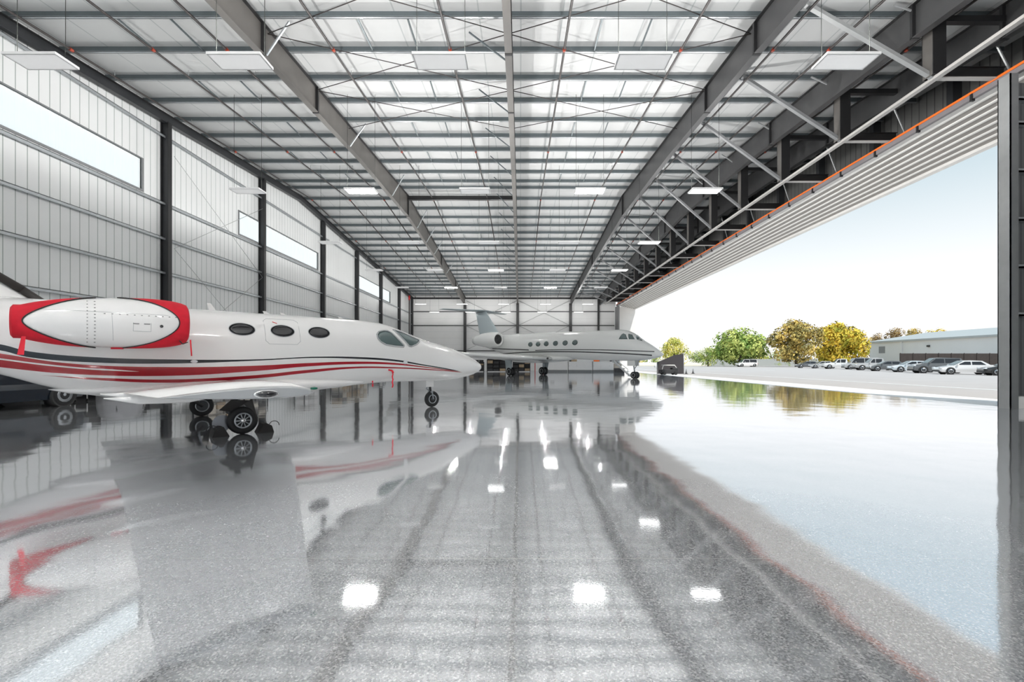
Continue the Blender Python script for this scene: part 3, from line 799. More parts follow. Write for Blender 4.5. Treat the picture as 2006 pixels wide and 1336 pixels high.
ts = [-7.8 + k * .2 for k in range(75)] + [7.1 + .1 * k for k in range(8)] + [7.9, 7.97, 8.03, 8.08, 8.12, 8.15]
ts = sorted(set(round(t, 3) for t in ts if t <= 8.15))
def jsurf_hw(t, z):
    top, bot, hw_ = smoothtab(TOP, t), smoothtab(BOT, t), smoothtab(HW, t)
    cz = (top + bot) / 2; hh = (top - bot) / 2
    q = min(.999, abs((z - cz) / hh))
    return hw_ * (1 - q ** 2.25) ** (1 / 2.25)
fus = MB().rings([xsec(t, smoothtab(TOP, t), smoothtab(BOT, t), smoothtab(HW, t)) for t in ts])
fus.build('fuselage', M['livery'], jet)

def patch(pts, off, side=-1, rows_=None):
    """fan of a closed outline (t,z) laid on the fuselage side; subdivided towards its centre"""
    ct = sum(p[0] for p in pts) / len(pts); cz = sum(p[1] for p in pts) / len(pts)
    rings_ = []
    for k in (1.0, .75, .5, .25, .02):
        rings_.append([(ct + (t - ct) * k, side * (jsurf_hw(ct + (t - ct) * k, cz + (z - cz) * k) + off * (1 if k < 1 else .2)), cz + (z - cz) * k) for t, z in pts])
    return MB().rings(rings_, cap=True)
def oval(ct, cz, a, b, n=28, tilt=0): return [(ct + a * math.cos(2 * PI * i / n), cz + b * math.sin(2 * PI * i / n)) for i in range(n)]
def edge_tube(pts, off, r, side=-1):
    mb = MB()
    P = [(t, side * (jsurf_hw(t, z) + off), z) for t, z in pts]
    for a, b in zip(P, P[1:] + P[:1]): mb.tube(a, b, r, 6, caps=False)
    return mb
def dense(poly, n=5):
    o = []
    for a, b in zip(poly, poly[1:] + poly[:1]):
        for k in range(n): o.append((a[0] + (b[0] - a[0]) * k / n, a[1] + (b[1] - a[1]) * k / n))
    return o
for side in (-1, 1):
    for ct in ((.33, 1.22, 2.11) if side < 0 else (.33, 1.22, 2.11)):
        wdw = patch(oval(ct, 2.275, .27, .145), .006, side).build('cabin_window', M['glass'], jet)
        edge_tube(oval(ct, 2.275, .275, .15), .004, .008, side).build('window_rim', M['jetgrey'], wdw)
    sw = dense([(3.74, 2.30), (3.82, 2.38), (3.98, 2.42), (4.12, 2.42), (4.24, 2.36), (4.58, 2.0), (4.56, 1.95), (4.25, 1.965), (3.98, 2.0), (3.82, 2.08), (3.74, 2.18)], 3)
    o_ = patch(sw, .008, side).build('side_window', M['screen'], jet)
    edge_tube(sw, .006, .022, side).build('window_rim', M['jetgrey'], o_)
    ws = dense([(4.34, 2.47), (4.62, 2.42), (4.95, 2.30), (5.25, 2.185), (5.22, 2.14), (5.05, 2.04), (4.86, 1.975), (4.76, 1.98)], 4)
    o_ = patch(ws, .008, side).build('windshield', M['screen'], jet)
    edge_tube(ws, .006, .022, side).build('window_rim', M['jetgrey'], o_)
# emergency exit outline, emblem, baggage panels
ex = dense([(.82, 2.52), (.90, 2.58), (1.54, 2.58), (1.62, 2.52), (1.62, 2.02), (1.54, 1.94), (.90, 1.94), (.82, 2.02)], 3)
edge_tube(ex, .0, .005).build('exit_outline', M['jetgrey'], jet)
edge_tube([(1.02, 2.50), (1.12, 2.46)], .0, .01).build('exit_mark', M['ribbon'], jet)
patch(oval(4.62, 1.485, .075, .055), .01).build('emblem', M['lamp'], jet, 'small pale round emblem on the stripes')
patch(oval(-.62, 1.51, .07, .035, 12), .01).build('step_plate', M['lamp'], jet)
# wing-body fairing
fr = []
for k in range(25):
    t = -2.9 + 6.7 * k / 24; u_ = math.sin(PI * k / 24) ** .55
    fr.append(xsec(t, .95 + .18 * u_, .95 - .27 * u_, .12 + .80 * u_, n=28, ex=2.2))
MB().rings(fr).build('wing_fairing', M['jetwhite'], jet)

def airfoil(le, te, thick, y, z, n=14, camber=.0):
    pts = []
    c = le - te
    for i in range(n + 1):
        x = .5 * (1 - math.cos(PI * i / n))
        yt = thick * c * 5 * (.2969 * math.sqrt(x) - .126 * x - .3516 * x * x + .2843 * x ** 3 - .1036 * x ** 4)
        pts.append((le - c * x, yt))
    ring = [(t, y, z + h) for t, h in pts] + [(t, y, z - h * .75) for t, h in reversed(pts[1:-1])]
    return ring
def wing(stations, name, m, parent, n=14):
    return MB().rings([airfoil(*s_, n=n) for s_ in stations]).build(name, m, parent)
for side in (-1, 1):
    wo = wing([(1.45, -1.95, .115, side * .6, .88), (1.1, -1.9, .11, side * 2.0, .93), (-.58, -1.95, .105, side * 7.85, 1.175)], 'wing', M['jetwhite'], jet)
    wing([(-.58, -1.95, .105, side * 7.85, 1.175), (-.60, -1.94, .103, side * 7.95, 1.177), (-.66, -1.88, .085, side * 8.02, 1.18)], 'wing_tip', M['jetgrey'], wo)  # tip cap greyer than the wing: its shading is put into the colour
    if side < 0:
        lens = MB().rings([[(-1.10 + a_ * .12 * math.cos(2 * PI * i / 20), -8.0 + d_, 1.178 + a_ * .042 * math.sin(2 * PI * i / 20)) for i in range(20)] for a_, d_ in ((1, 0), (1, -.045), (.85, -.06))])
        l_ = lens.build('tip_light', M['chrome'], wo, 'chrome ringed oval light in the wing tip')
        MB().rings([[(-1.10 + a_ * .09 * math.cos(2 * PI * i / 20), -8.06 + d_, 1.178 + a_ * .030 * math.sin(2 * PI * i / 20)) for i in range(20)] for a_, d_ in ((1, 0), (.9, -.02), (.1, -.03))]).build('lens', M['glass'], l_)
        MB().lathe((-.62, -8.0, 1.215), (1, 0, 0), [(-.04, .01), (0, .016), (.03, .01), (.035, .002)], 10).build('navigation_light', M['greenlamp'], wo, 'small dark green lens')
    for fy in (2.6, 4.2):
        MB().rings([[(t_, side * fy + .05 * wv * math.cos(a), .93 + .012 * fy - .06 * wv + .07 * wv * math.sin(a)) for a in [2 * PI * i / 10 for i in range(10)]] for t_, wv in ((-2.2, .1), (-1.8, .9), (-1.2, 1), (-.6, .1))]).build('flap_fairing', M['jetwhite'], wo)
# static wicks

# engines and pylons
ENG = [(-3.2, .25), (-3.0, .315), (-2.7, .385), (-2.3, .44), (-1.9, .465), (-1.5, .462), (-1.2, .44), (-.95, .39), (-.85, .345)]
EC = (1.42, 2.235)
def engz(t): return 2.20 + (t + 3.2) * .035
for side in (-1, 1):
    rs = []
    for k in range(33):
        t = -3.2 + 2.28 * k / 32; r_ = smoothtab(ENG, t)
        rs.append([(t, side * EC[0] + r_ * math.cos(2 * PI * i / 36), engz(t) + r_ * 1.02 * math.sin(2 * PI * i / 36)) for i in range(36)])
    na = MB().rings(rs).build('engine_nacelle', M['jetwhite'], jet)
    MB().rings([airfoil(-.9, -3.1, .09, side * .6, 2.30), airfoil(-1.0, -3.1, .09, side * 1.1, 2.27)]).build('pylon', M['jetwhite'], jet)
    if side < 0:
        def onn(t, z, off=.003):
            r_ = smoothtab(ENG, t) ; dz = (z - engz(t)) / 1.02
            return (t, -EC[0] - math.sqrt(max(.0001, r_ * r_ - dz * dz)) - off, z)
        rv = MB()
        for k in range(13):
            c_ = onn(-2.33 + .0 * k, 1.86 + k * .062); rv.box(c_[0] - .028, c_[0] - .012, c_[1] - .002, c_[1] + .01, c_[2] - .008, c_[2] + .008)
            c_ = onn(-2.25, 1.86 + k * .062); rv.box(c_[0] - .012, c_[0] + .012, c_[1] - .002, c_[1] + .01, c_[2] - .008, c_[2] + .008)
        for k in range(11):
            c_ = onn(-2.12 + k * .105, 2.38); rv.box(c_[0] - .012, c_[0] + .012, c_[1] - .002, c_[1] + .01, c_[2] - .007, c_[2] + .007)
        for k in range(7):
            c_ = onn(-1.0, 2.0 + k * .055); rv.box(c_[0] - .006, c_[0] + .006, c_[1] - .002, c_[1] + .01, c_[2] - .006, c_[2] + .006)
        rv.build('fasteners', M['rivet'], na)['kind'] = 'stuff'
        pl = MB()
        for (a, b) in (((-1.72, 2.08), (-1.46, 2.08)), ((-1.46, 2.08), (-1.46, 2.24)), ((-1.72, 2.08), (-1.72, 2.24)), ((-2.0, 1.9), (-2.02, 2.36)), ((-3.0, 2.41), (-1.0, 2.41))):
            for k in range(8):
                t0, t1 = k / 8, (k + 1) / 8
                pl.tube(onn(a[0] + (b[0] - a[0]) * t0, a[1] + (b[1] - a[1]) * t0, 0), onn(a[0] + (b[0] - a[0]) * t1, a[1] + (b[1] - a[1]) * t1, 0), .004, 4, caps=False)
        pl.build('panel_lines', M['jetgrey'], na)
        lt = MB()
        for t_ in (-1.68, -1.52):
            c_ = onn(t_, 2.22); lt.box(c_[0] - .045, c_[0] + .045, c_[1] - .004, c_[1] + .01, c_[2] - .01, c_[2] + .01)
        lt.build('latches', M['rivet'], na)
        c_ = onn(-1.30, 2.19); MB().lathe(c_, (0, -1, 0), [(-.01, .028), (.004, .028), (.006, .001)], 12).build('vent', M['dark'], na)
        # fabric cover in two caps, cut to an oval on each side
        tcn, A_, B_ = -2.08, 1.07, .445
        cv = MB()
        n_ = 64
        def edge(th, sgn):
            zz = math.sin(th) * .47
            q = max(0, 1 - (zz / (B_ + .03)) ** 2)
            return tcn + sgn * (A_ * math.sqrt(q) if q > 0 else 0)
        def coverpt(t, th, r_): return (t, -EC[0] + r_ * math.cos(th), engz(t) + r_ * 1.02 * math.sin(th))
        edges = []
        for sgn, tend in ((1, -.86), (-1, -3.27)):
            rows = []
            steps = 12
            for k in range(steps + 1):
                row = []
                for i in range(n_ + 1):
                    th = 2 * PI * i / n_
                    te_ = edge(th, sgn); t = te_ + (tend - te_) * k / steps
                    rr = smoothtab(ENG, max(-3.2, min(-.85, t))) + .012 + .02 * (k / steps)
                    # the cloth stands off and squares up towards its mouth
                    row.append(coverpt(t, th, rr))
                rows.append(row)
            cv.grid(rows)
            edges.append(rows[0]); last = rows[-1]
            rows2 = [last, [(tend + sgn * .03, -EC[0] + (p[1] + EC[0]) * .85, engz(tend) + (p[2] - engz(tend)) * .85) for p in last],
                     [(tend + sgn * .035, -EC[0] + (p[1] + EC[0]) * .02, engz(tend) + (p[2] - engz(tend)) * .02) for p in last]]
            cv.grid(rows2)
        ec = cv.build('engine_cover', M['red'])
        ec.matrix_world = Matrix.Translation((J_O[0], J_O[1], 0)) @ Matrix.Rotation(math.radians(90 - J_A), 4, 'Z')
        tag(ec, 'red fabric cover fitted over both ends of the near engine', 'engine cover')
        MB().add([(-3.10, -1.80, 1.93), (-3.15, -1.80, 1.93), (-3.12, -1.82, 1.62), (-3.20, -1.80, 1.62)], [(0, 1, 3, 2)]).add([(-3.10, -1.81, 1.93), (-3.15, -1.81, 1.93), (-3.12, -1.83, 1.62), (-3.20, -1.81, 1.62)], [(0, 1, 3, 2)]).build('warning_ribbon', M['ribbon'], ec)
        MB().tube((-.82, -1.72, 1.95), (-.80, -1.72, 1.62), .012, 6).build('tie_strap', M['ribbon'], ec)
        MB().tube((-.86, -1.70, 1.90), (-.95, -1.72, 1.86), .01, 6).tube((-.95, -1.72, 1.86), (-1.0, -1.72, 1.93), .01, 6).build('buckle', M['rubber'], ec)
        pp = MB()
        for e_ in edges:
            for a, b in zip(e_, e_[1:]): pp.tube(a, b, .011, 5, caps=False)
        pp.build('piping', M['rubber'], ec, 'dark piping along the cover edge')
        MB().box(-2.02, -1.84, -1.50, -1.36, 1.745, 1.775).build('strap_joint', M['red'], ec)
# fin and tailplane
finle = [(-2.95, 2.62), (-5.6, 4.6)]
def finring(z):
    f_ = (z - 2.62) / 2.0
    le = -2.95 - 2.65 * f_ ** .92 if f_ > 0 else -2.95
    te = -7.3 - .35 * f_
    c = le - te; pts = []
    for i in range(13):
        x = .5 * (1 - math.cos(PI * i / 12)); yt = .09 * c * .5 * 5 * (.2969 * math.sqrt(x) - .126 * x - .3516 * x * x + .2843 * x ** 3 - .1036 * x ** 4)
        pts.append((le - c * x, yt))
    return [(t, y, z) for t, y in pts] + [(t, -y, z) for t, y in reversed(pts[1:-1])]
MB().rings([finring(z) for z in (2.55, 2.75, 3.0, 3.3, 3.7, 4.2, 4.6)]).build('fin', M['jetwhite'], jet)
MB().tube((-2.86, 0, 2.58), (-3.25, 0, 2.90), .07, 10).tube((-3.25, 0, 2.90), (-5.6, 0, 4.62), .075, 10).build('fin_boot', M['boot'], jet, 'dark brown de-icing boot on the fin edge')
for side in (-1, 1):
    wing([(-5.6, -7.0, .1, side * .05, 3.3), (-6.3, -7.1, .1, side * 2.6, 3.42)], 'tailplane', M['jetwhite'], jet)
# antennas
for t_, h_ in ((-.05, .17), (1.15, .07), (1.55, .06), (3.1, .05)):
    z_ = smoothtab(TOP, t_)
    MB().prism([(t_, -.012, z_ - .02), (t_ - .16, -.012, z_ - .02), (t_ - .20, -.012, z_ + h_), (t_ - .13, -.012, z_ + h_)], (0, .024, 0)).build('antenna', M['jetwhite'], jet)

def wheel(c, r, w_, parent, axis=(0, 1, 0), rim=.6, mrim='rim'):
    a = .5 * w_
    t_ = MB().lathe(c, axis, [(-a * .7, r * rim), (-a, r * (rim + .08)), (-a, r * .86), (-a * .72, r * .97), (-a * .3, r), (a * .3, r), (a * .72, r * .97), (a, r * .86), (a, r * (rim + .08)), (a * .7, r * rim)], 28)
    wh = t_.build('wheel', M['tyre'], parent)
    c = Vector(c); ax = Vector(axis)
    for sd_ in (-1, 1):
        rr_ = [[c + Vector((math.cos(q), 0, math.sin(q))) * (r * rim * k_) + ax * (sd_ * a * h_) for q in [2 * PI * i / 28 for i in range(28)]] for k_, h_ in ((1.04, .6), (1.04, .93), (.86, .93), (.82, .5))]
        MB().rings(rr_, cap=False).build('rim', M[mrim], wh)
    MB().lathe(c, axis, [(-a * .55, r * rim * .9), (a * .55, r * rim * .9)], 24).build('hub_disc', M['darkhub'], wh)
    return wh
def gear_main(side):
    y = side * 2.2
    g = bpy.data.objects.new('main_gear', None); COL.objects.link(g); g.parent = jet
    wo = wheel((0, y, .285), .285, .17, g, rim=.56)
    sp = MB()
    for k in range(10):
        a = 2 * PI * k / 10
        sp.bar((.045 * math.cos(a), y + side * .075, .285 + .045 * math.sin(a)), (.14 * math.cos(a), y + side * .07, .285 + .14 * math.sin(a)), .018, .018, up=(0, 1, 0))
    sp.build('spokes', M['rim'], g)
    MB().lathe((0, y, .285), (0, side, 0), [(.0, .05), (.095, .05), (.11, .03), (.112, .002)], 14).build('hub', M['chrome'], g)
    MB().lathe((0, y, .285), (0, side, 0), [(-.1, .13), (.05, .13)], 20).build('brake', M['darkhub'], g)
    MB().tube((0, y - side * .14, .285), (-.25, y - side * .14, .50), .05, 10).tube((-.25, y - side * .14, .50), (.08, y - side * .1, 1.0), .05, 10).build('strut', M['dark'], g)
    MB().tube((-.1, y - side * .12, .40), (-.02, y - side * .14, .78), .03, 8).build('shock_absorber', M['steelgrey'], g)
    MB().prism([(-.42, y + side * .0, .52), (-.22, y + side * .04, .72), (.12, y + side * .05, .70), (.16, y + side * .05, .76), (.26, y + side * .08, .30), (.02, y + side * .02, .62), (-.2, y, .48)], (0, side * .015, 0)).build('gear_door', M['rubber'], g)
    if side < 0: MB().lathe((-.34, y + .14, .24), (0, 1, 0), [(-.01, .17), (.01, .17)], 20).build('wheel_shield', M['steelgrey'], g)
    return g
gear_main(-1); gear_main(1)
ng = bpy.data.objects.new('nose_gear', None); COL.objects.link(ng); ng.parent = jet
wheel((6.04, 0, .265), .265, .13, ng, rim=.55)
MB().lathe((6.04, 0, .265), (0, 1, 0), [(-.08, .02), (-.075, .06), (.075, .06), (.08, .02)], 12).build('hub', M['darkhub'], ng)
MB().tube((6.04, -.1, .265), (5.99, -.1, .50), .022, 8).tube((6.04, .1, .265), (5.99, .1, .50), .022, 8).tube((5.99, -.11, .50), (5.99, .11, .50), .035, 8).build('fork', M['steelgrey'], ng)
MB().tube((5.99, 0, .50), (5.93, 0, .95), .042, 10).build('strut', M['dark'], ng)
MB().tube((5.99, 0, .52), (5.82, 0, .62), .018, 6).tube((5.82, 0, .62), (5.94, 0, .74), .018, 6).build('torque_link', M['steelgrey'], ng)
MB().box(5.72, 6.0, -.16, -.15, .68, .90).build('gear_door', M['jetwhite'], ng)
# chocks by the main wheel (rest on the floor)
JM = Matrix.Translation((J_O[0], J_O[1], 0)) @ Matrix.Rotation(math.radians(90 - J_A), 4, 'Z')
def chock(x, y, s_, label):
    c = empty('wheel_chock', JM @ Vector((x, y, 0)), math.radians(90 - J_A), label, 'wheel chock', None)
    MB().prism([(s_ * -.10, -.16, 0), (s_ * .20, -.16, 0), (s_ * .16, -.16, .14), (s_ * .06, -.16, .20), (s_ * .0, -.16, .19)], (0, .32, 0)).build('wedge', M['rubber'], c)
    pr = None
    mb = MB(); N = 7
    for i in range(N):
        a, b = PI * i / N, PI * (i + 1) / N
        mb.tube((s_ * (.10 + .10 * (1 - math.cos(a))), -.16, .14 + .10 * math.sin(a)), (s_ * (.10 + .10 * (1 - math.cos(b))), -.16, .14 + .10 * math.sin(b)), .008, 6)
    mb.build('rope_handle', M['dark'], c)
    return c
chock(.36, -2.2, 1, 'black rubber chock ahead of the striped jet main wheel')
chock(-.36, -2.2, -1, 'black rubber chock behind the striped jet main wheel')
# pitot covers with warning streamers
def streamer(t_, z_, ln, label, big=True):
    y_ = -(jsurf_hw(t_, z_) + .03)
    c = empty('pitot_cover', JM @ Vector((t_, y_, z_)), math.radians(90 - J_A), label, 'probe cover')
    if big: MB().tube((-.10, .01, .03), (.02, 0, .0), .022, 8).tube((.02, 0, 0), (.05, 0, -.07), .03, 8).build('sleeve', M['ribbon'], c)
    else: MB().tube((0, .02, .04), (0, 0, -.04), .02, 8).build('sleeve', M['ribbon'], c)
    rows = []
    for k in range(10):
        x_ = (.03 if big else 0) + .012 * math.sin(k * 1.9); z2 = -.06 - ln * k / 9
        rows.append([(x_ - .022, -.005 * (k % 2), z2), (x_ + .022, .005 * (k % 2), z2)])
    MB().grid(rows).build('streamer', M['ribbon'], c)
streamer(4.2, 1.24, .44, 'red probe cover with long warning streamer below the cockpit')
streamer(3.75, .93, .10, 'tiny red probe cover under the small jet belly', False)

# ================================================================== LARGE JET
G_O = (.86, 51.6); G_A = 138.7
gvj = empty('large_business_jet', (G_O[0], G_O[1], 0), math.radians(90 - G_A), 'large pale business jet with T-tail and six round windows, parked at the far end', 'airplane')
GT = [(-10.5, 4.45), (-9.9, 4.78), (-8, 4.85), (-4.5, 4.72), (0, 4.68), (5, 4.62), (10, 4.50), (12.3, 4.48), (13.2, 4.38), (14.0, 4.10), (14.8, 3.55), (15.6, 3.12), (16.3, 2.70), (16.8, 2.36), (17.05, 2.15)]
GB = [(-10.5, 4.15), (-9.9, 3.85), (-9.07, 3.58), (-7.47, 3.28), (-5.43, 2.78), (-3, 2.25), (0, 2.0), (4, 1.95), (8, 1.75), (12, 1.62), (14.5, 1.60), (15.6, 1.70), (16.3, 1.82), (16.8, 1.96), (17.05, 2.08)]
GH = [(-10.5, .15), (-9.9, .42), (-8, .72), (-5, 1.08), (-2, 1.28), (0, 1.32), (11, 1.32), (13, 1.27), (14, 1.12), (15, .88), (16, .55), (16.7, .26), (17.05, .03)]
gts = [-10.5 + .35 * k for k in range(79)]; gts = [t for t in gts if t < 17] + [17.05]
MB().rings([xsec(t, smoothtab(GT, t), smoothtab(GB, t), smoothtab(GH, t), n=36, ex=2.1) for t in gts]).build('fuselage', M['gvlivery'], gvj)
def ghw(t, z):
    top, bot, h_ = smoothtab(GT, t), smoothtab(GB, t), smoothtab(GH, t)
    cz = (top + bot) / 2; hh = (top - bot) / 2
    q = min(.999, abs((z - cz) / hh)); return h_ * (1 - q ** 2.1) ** (1 / 2.1)
def gpatch(pts, off, side):
    ct = sum(p[0] for p in pts) / len(pts); cz = sum(p[1] for p in pts) / len(pts); rs = []
    for k in (1.0, .6, .3, .02):
        rs.append([(ct + (t - ct) * k, side * (ghw(ct + (t - ct) * k, cz + (z - cz) * k) + off), cz + (z - cz) * k) for t, z in pts])
    return MB().rings(rs)
for side in (-1, 1):
    for t_ in (1.86, 3.06, 4.28, 5.61, 6.94, 8.23):
        gpatch(oval(t_, 3.38, .36, .26, 20), .012, side).build('cabin_window', M['screen'], gvj)
    for poly in ([(13.3, 3.52), (14.1, 3.50), (13.75, 3.95), (13.5, 4.05), (13.4, 3.95)], [(14.2, 3.50), (14.62, 3.48), (14.2, 3.92), (13.9, 4.0)], [(14.75, 3.46), (15.2, 3.30), (14.7, 3.62), (14.35, 3.88)]):
        gpatch(dense(poly, 4), .014, side).build('cockpit_window', M['screen'], gvj)
# belly fairing
fr = []
for k in range(25):
    t = -5.2 + 12.6 * k / 24; u_ = math.sin(PI * k / 24) ** .5
    fr.append(xsec(t, 2.0 + .35 * u_, 2.0 - .62 * u_, .1 + 1.35 * u_, n=28))
MB().rings(fr).build('wing_fairing', M['gvwhite'], gvj)
for side in (-1, 1):
    wo = wing([(5.0, -3.0, .10, side * 1.1, 1.82), (2.9, -2.9, .12, side * 4.4, 1.98), (-2.6, -4.9, .12, side * 14.2, 2.6)], 'wing', M['gvwhite'], gvj)
    MB().rings([airfoil(-2.7, -4.8, .08, side * 14.2, 2.62), airfoil(-3.6, -4.8, .08, side * 14.6, 3.5), airfoil(-4.4, -5.1, .08, side * 14.9, 4.6)]).build('winglet', M['gvwhite'], wo)
    MB().lathe((4.95, side * 1.75, 1.86), (1, 0, 0), [(-.1, .1), (.02, .12), (.06, .02)], 12).build('landing_light', M['glass'], wo)
    # engine
    prf = [(-3.1, .64, .60), (-2.9, .74, 0)]
    y0 = side * 2.05; z0 = 4.08
    nc = MB().lathe((-2.63, y0, z0), (-1, 0, 0), [(.25, .52), (.08, .58), (0, .66), (.06, .74), (.35, .82), (1.3, .88), (2.8, .82), (4.0, .62), (4.6, .5), (4.6, .44), (4.2, .40)], 28).build('engine_nacelle', M['gvwhite'], gvj)
    MB().lathe((-2.63, y0, z0), (-1, 0, 0), [(.18, .56), (.2, .02)], 24).build('intake', M['dark'], nc, 'dark engine intake')
    fb = MB()
    for k in range(12):
        a = 2 * PI * k / 12
        fb.bar((-2.78, y0, z0), (-2.78, y0 + .52 * math.cos(a), z0 + .52 * math.sin(a)), .05, .02)
    fb.build('fan', M['darkhub'], nc)
    MB().rings([airfoil(-3.2, -6.2, .09, side * 1.0, 4.1), airfoil(-3.4, -6.2, .09, side * 1.6, 4.1)]).build('pylon', M['gvwhite'], gvj)
def gfin(z):
    f_ = (z - 4.7) / 3.15
    le = -4.9 - 2.9 * f_; te = -9.0 - .95 * f_; c = le - te; pts = []
    for i in range(11):
        x = .5 * (1 - math.cos(PI * i / 10)); yt = .11 * c * .5 * 5 * (.2969 * math.sqrt(x) - .126 * x - .3516 * x * x + .2843 * x ** 3 - .1036 * x ** 4)
        pts.append((le - c * x, yt))
    return [(t, y, z) for t, y in pts] + [(t, -y, z) for t, y in reversed(pts[1:-1])]
MB().rings([gfin(z) for z in (4.5, 5.2, 6, 7, 7.85)]).build('fin', M['gvblue'], gvj)
for side in (-1, 1):
    wing([(-7.5, -10.1, .09, side * .0, 7.9), (-9.6, -10.9, .08, side * 4.9, 7.95)], 'tailplane', M['gvblue'], gvj)
# gear
def gwheels(x, y, r, parent, dx=.23):
    for s_ in (-1, 1): wheel((x, y + s_ * dx, r), r, .26, parent, rim=.55, mrim='rim')
for side in (-1, 1):
    g = bpy.data.objects.new('main_gear', None); COL.objects.link(g); g.parent = gvj
    gwheels(0, side * 2.45, .46, g)
    MB().tube((0, side * 2.45, .46), (0, side * 2.45, 1.9), .10, 10).tube((0, side * 2.2, .46), (0, side * 2.7, .46), .07, 8).build('strut', M['steelgrey'], g)
    MB().prism([(-.5, side * 2.75, .75), (.35, side * 2.75, .7), (.5, side * 2.9, 1.75), (-.5, side * 2.9, 1.75)], (0, side * .03, 0)).build('gear_door', M['gvblue'], g)
g = bpy.data.objects.new('nose_gear', None); COL.objects.link(g); g.parent = gvj
gwheels(14.2, 0, .32, g, .17)
MB().tube((14.2, 0, .32), (14.0, 0, 1.7), .07, 10).tube((14.2, -.2, .32), (14.2, .2, .32), .05, 8).build('strut', M['steelgrey'], g)
MB().tube((14.1, 0, .8), (14.7, 0, 1.65), .035, 8).build('drag_brace', M['steelgrey'], g)
MB().box(13.6, 14.4, -.33, -.31, 1.15, 1.62).build('gear_door', M['gvwhite'], g)
MB().box(13.6, 14.4, .31, .33, 1.15, 1.62).build('gear_door', M['gvwhite'], g)
st_ = bpy.data.objects.new('airstair', None); COL.objects.link(st_); st_.parent = gvj
sp = Vector((0, 1, 0))
MB().bar((10.6, 1.15, 1.85), (11.8, 2.7, .12), .75, .06).build('door_panel', M['gvwhite'], st_)
for k in range(6):
    f_ = (k + .5) / 6; MB().box(10.6 + 1.2 * f_ - .34, 10.6 + 1.2 * f_ + .34, 1.15 + 1.75 * f_ - .12, 1.15 + 1.75 * f_ + .12, 1.88 - 1.73 * f_, 1.91 - 1.73 * f_).build('tread', M['steelgrey'], st_)
MB().tube((10.3, 1.2, 2.3), (11.5, 2.7, .8), .03, 6).tube((11.5, 2.7, .8), (11.5, 2.75, .1), .03, 6).build('handrail', M['chrome'], st_)
MB().prism([(8.5, -.012, 4.5), (8.2, -.012, 4.5), (8.0, -.012, 4.9), (8.15, -.012, 4.9)], (0, .024, 0)).build('antenna', M['gvwhite'], gvj)

# ================================================================== THINGS ALONG THE WALLS
# far cabinets
for i, (x0, x1, m, lb) in enumerate(((3.9, 7.2, 'counter', 'white storage cabinet under the large jet belly, leftmost of the white run'),
                                     (7.3, 10.9, 'counter', 'white storage cabinet under the large jet belly, middle of the white run'),
                                     (11.0, 14.6, 'counter', 'white storage cabinet beside the large jet stair, right end of the run'))):
    y0 = 69.5
    c = empty('storage_cabinet', ((x0 + x1) / 2, y0, 0), 0, lb, 'cabinet', 'white cabinets along the far wall')
    hw_ = (x1 - x0) / 2 - .03
    MB().box(-hw_, hw_, .03, .9, .28, 1.5).build('body', M[m], c)
    MB().box(-hw_, hw_, .1, .85, 0, .28).build('plinth', M['greysteel'], c)
    MB().box(-hw_ - .02, hw_ + .02, -.02, .92, 1.5, 1.56).build('worktop', M['counter'], c)
    for s_ in (0, 1, 2):
        a = -hw_ + 2 * hw_ * s_ / 3
        d_ = MB().box(a + .02, a + 2 * hw_ / 3 - .02, 0, .03, .32, 1.46).build('door', M[m], c)
        MB().box(a + .1, a + .13, -.03, 0, .8, 1.0).build('handle', M['chrome'], d_)
def onbox(x, y, z, a, b, h, m, name, label, cat):
    c = empty(name, (x, y, z), 0, label, cat)
    MB().bbox(-a / 2, a / 2, -b / 2, b / 2, 0, h * .8, .02).build('body', M[m], c)
    MB().bbox(-a / 2 - .01, a / 2 + .01, -b / 2 - .01, b / 2 + .01, h * .8, h, .01).build('lid', M[m], c)
onbox(4.9, 69.9, 1.56, .6, .4, .14, 'dark', 'tool_case', 'thin dark case on the leftmost white cabinet', 'case')
onbox(8.2, 69.9, 1.56, .8, .5, .32, 'wood', 'tool_case', 'brown case on the middle white cabinet', 'case')
onbox(11.6, 69.9, 1.56, .8, .5, .25, 'seal', 'tool_case', 'orange case on the right white cabinet', 'case')
onbox(13.9, 69.9, 1.56, .5, .4, .5, 'dark', 'tool_case', 'black case at the end of the right white cabinet', 'case')
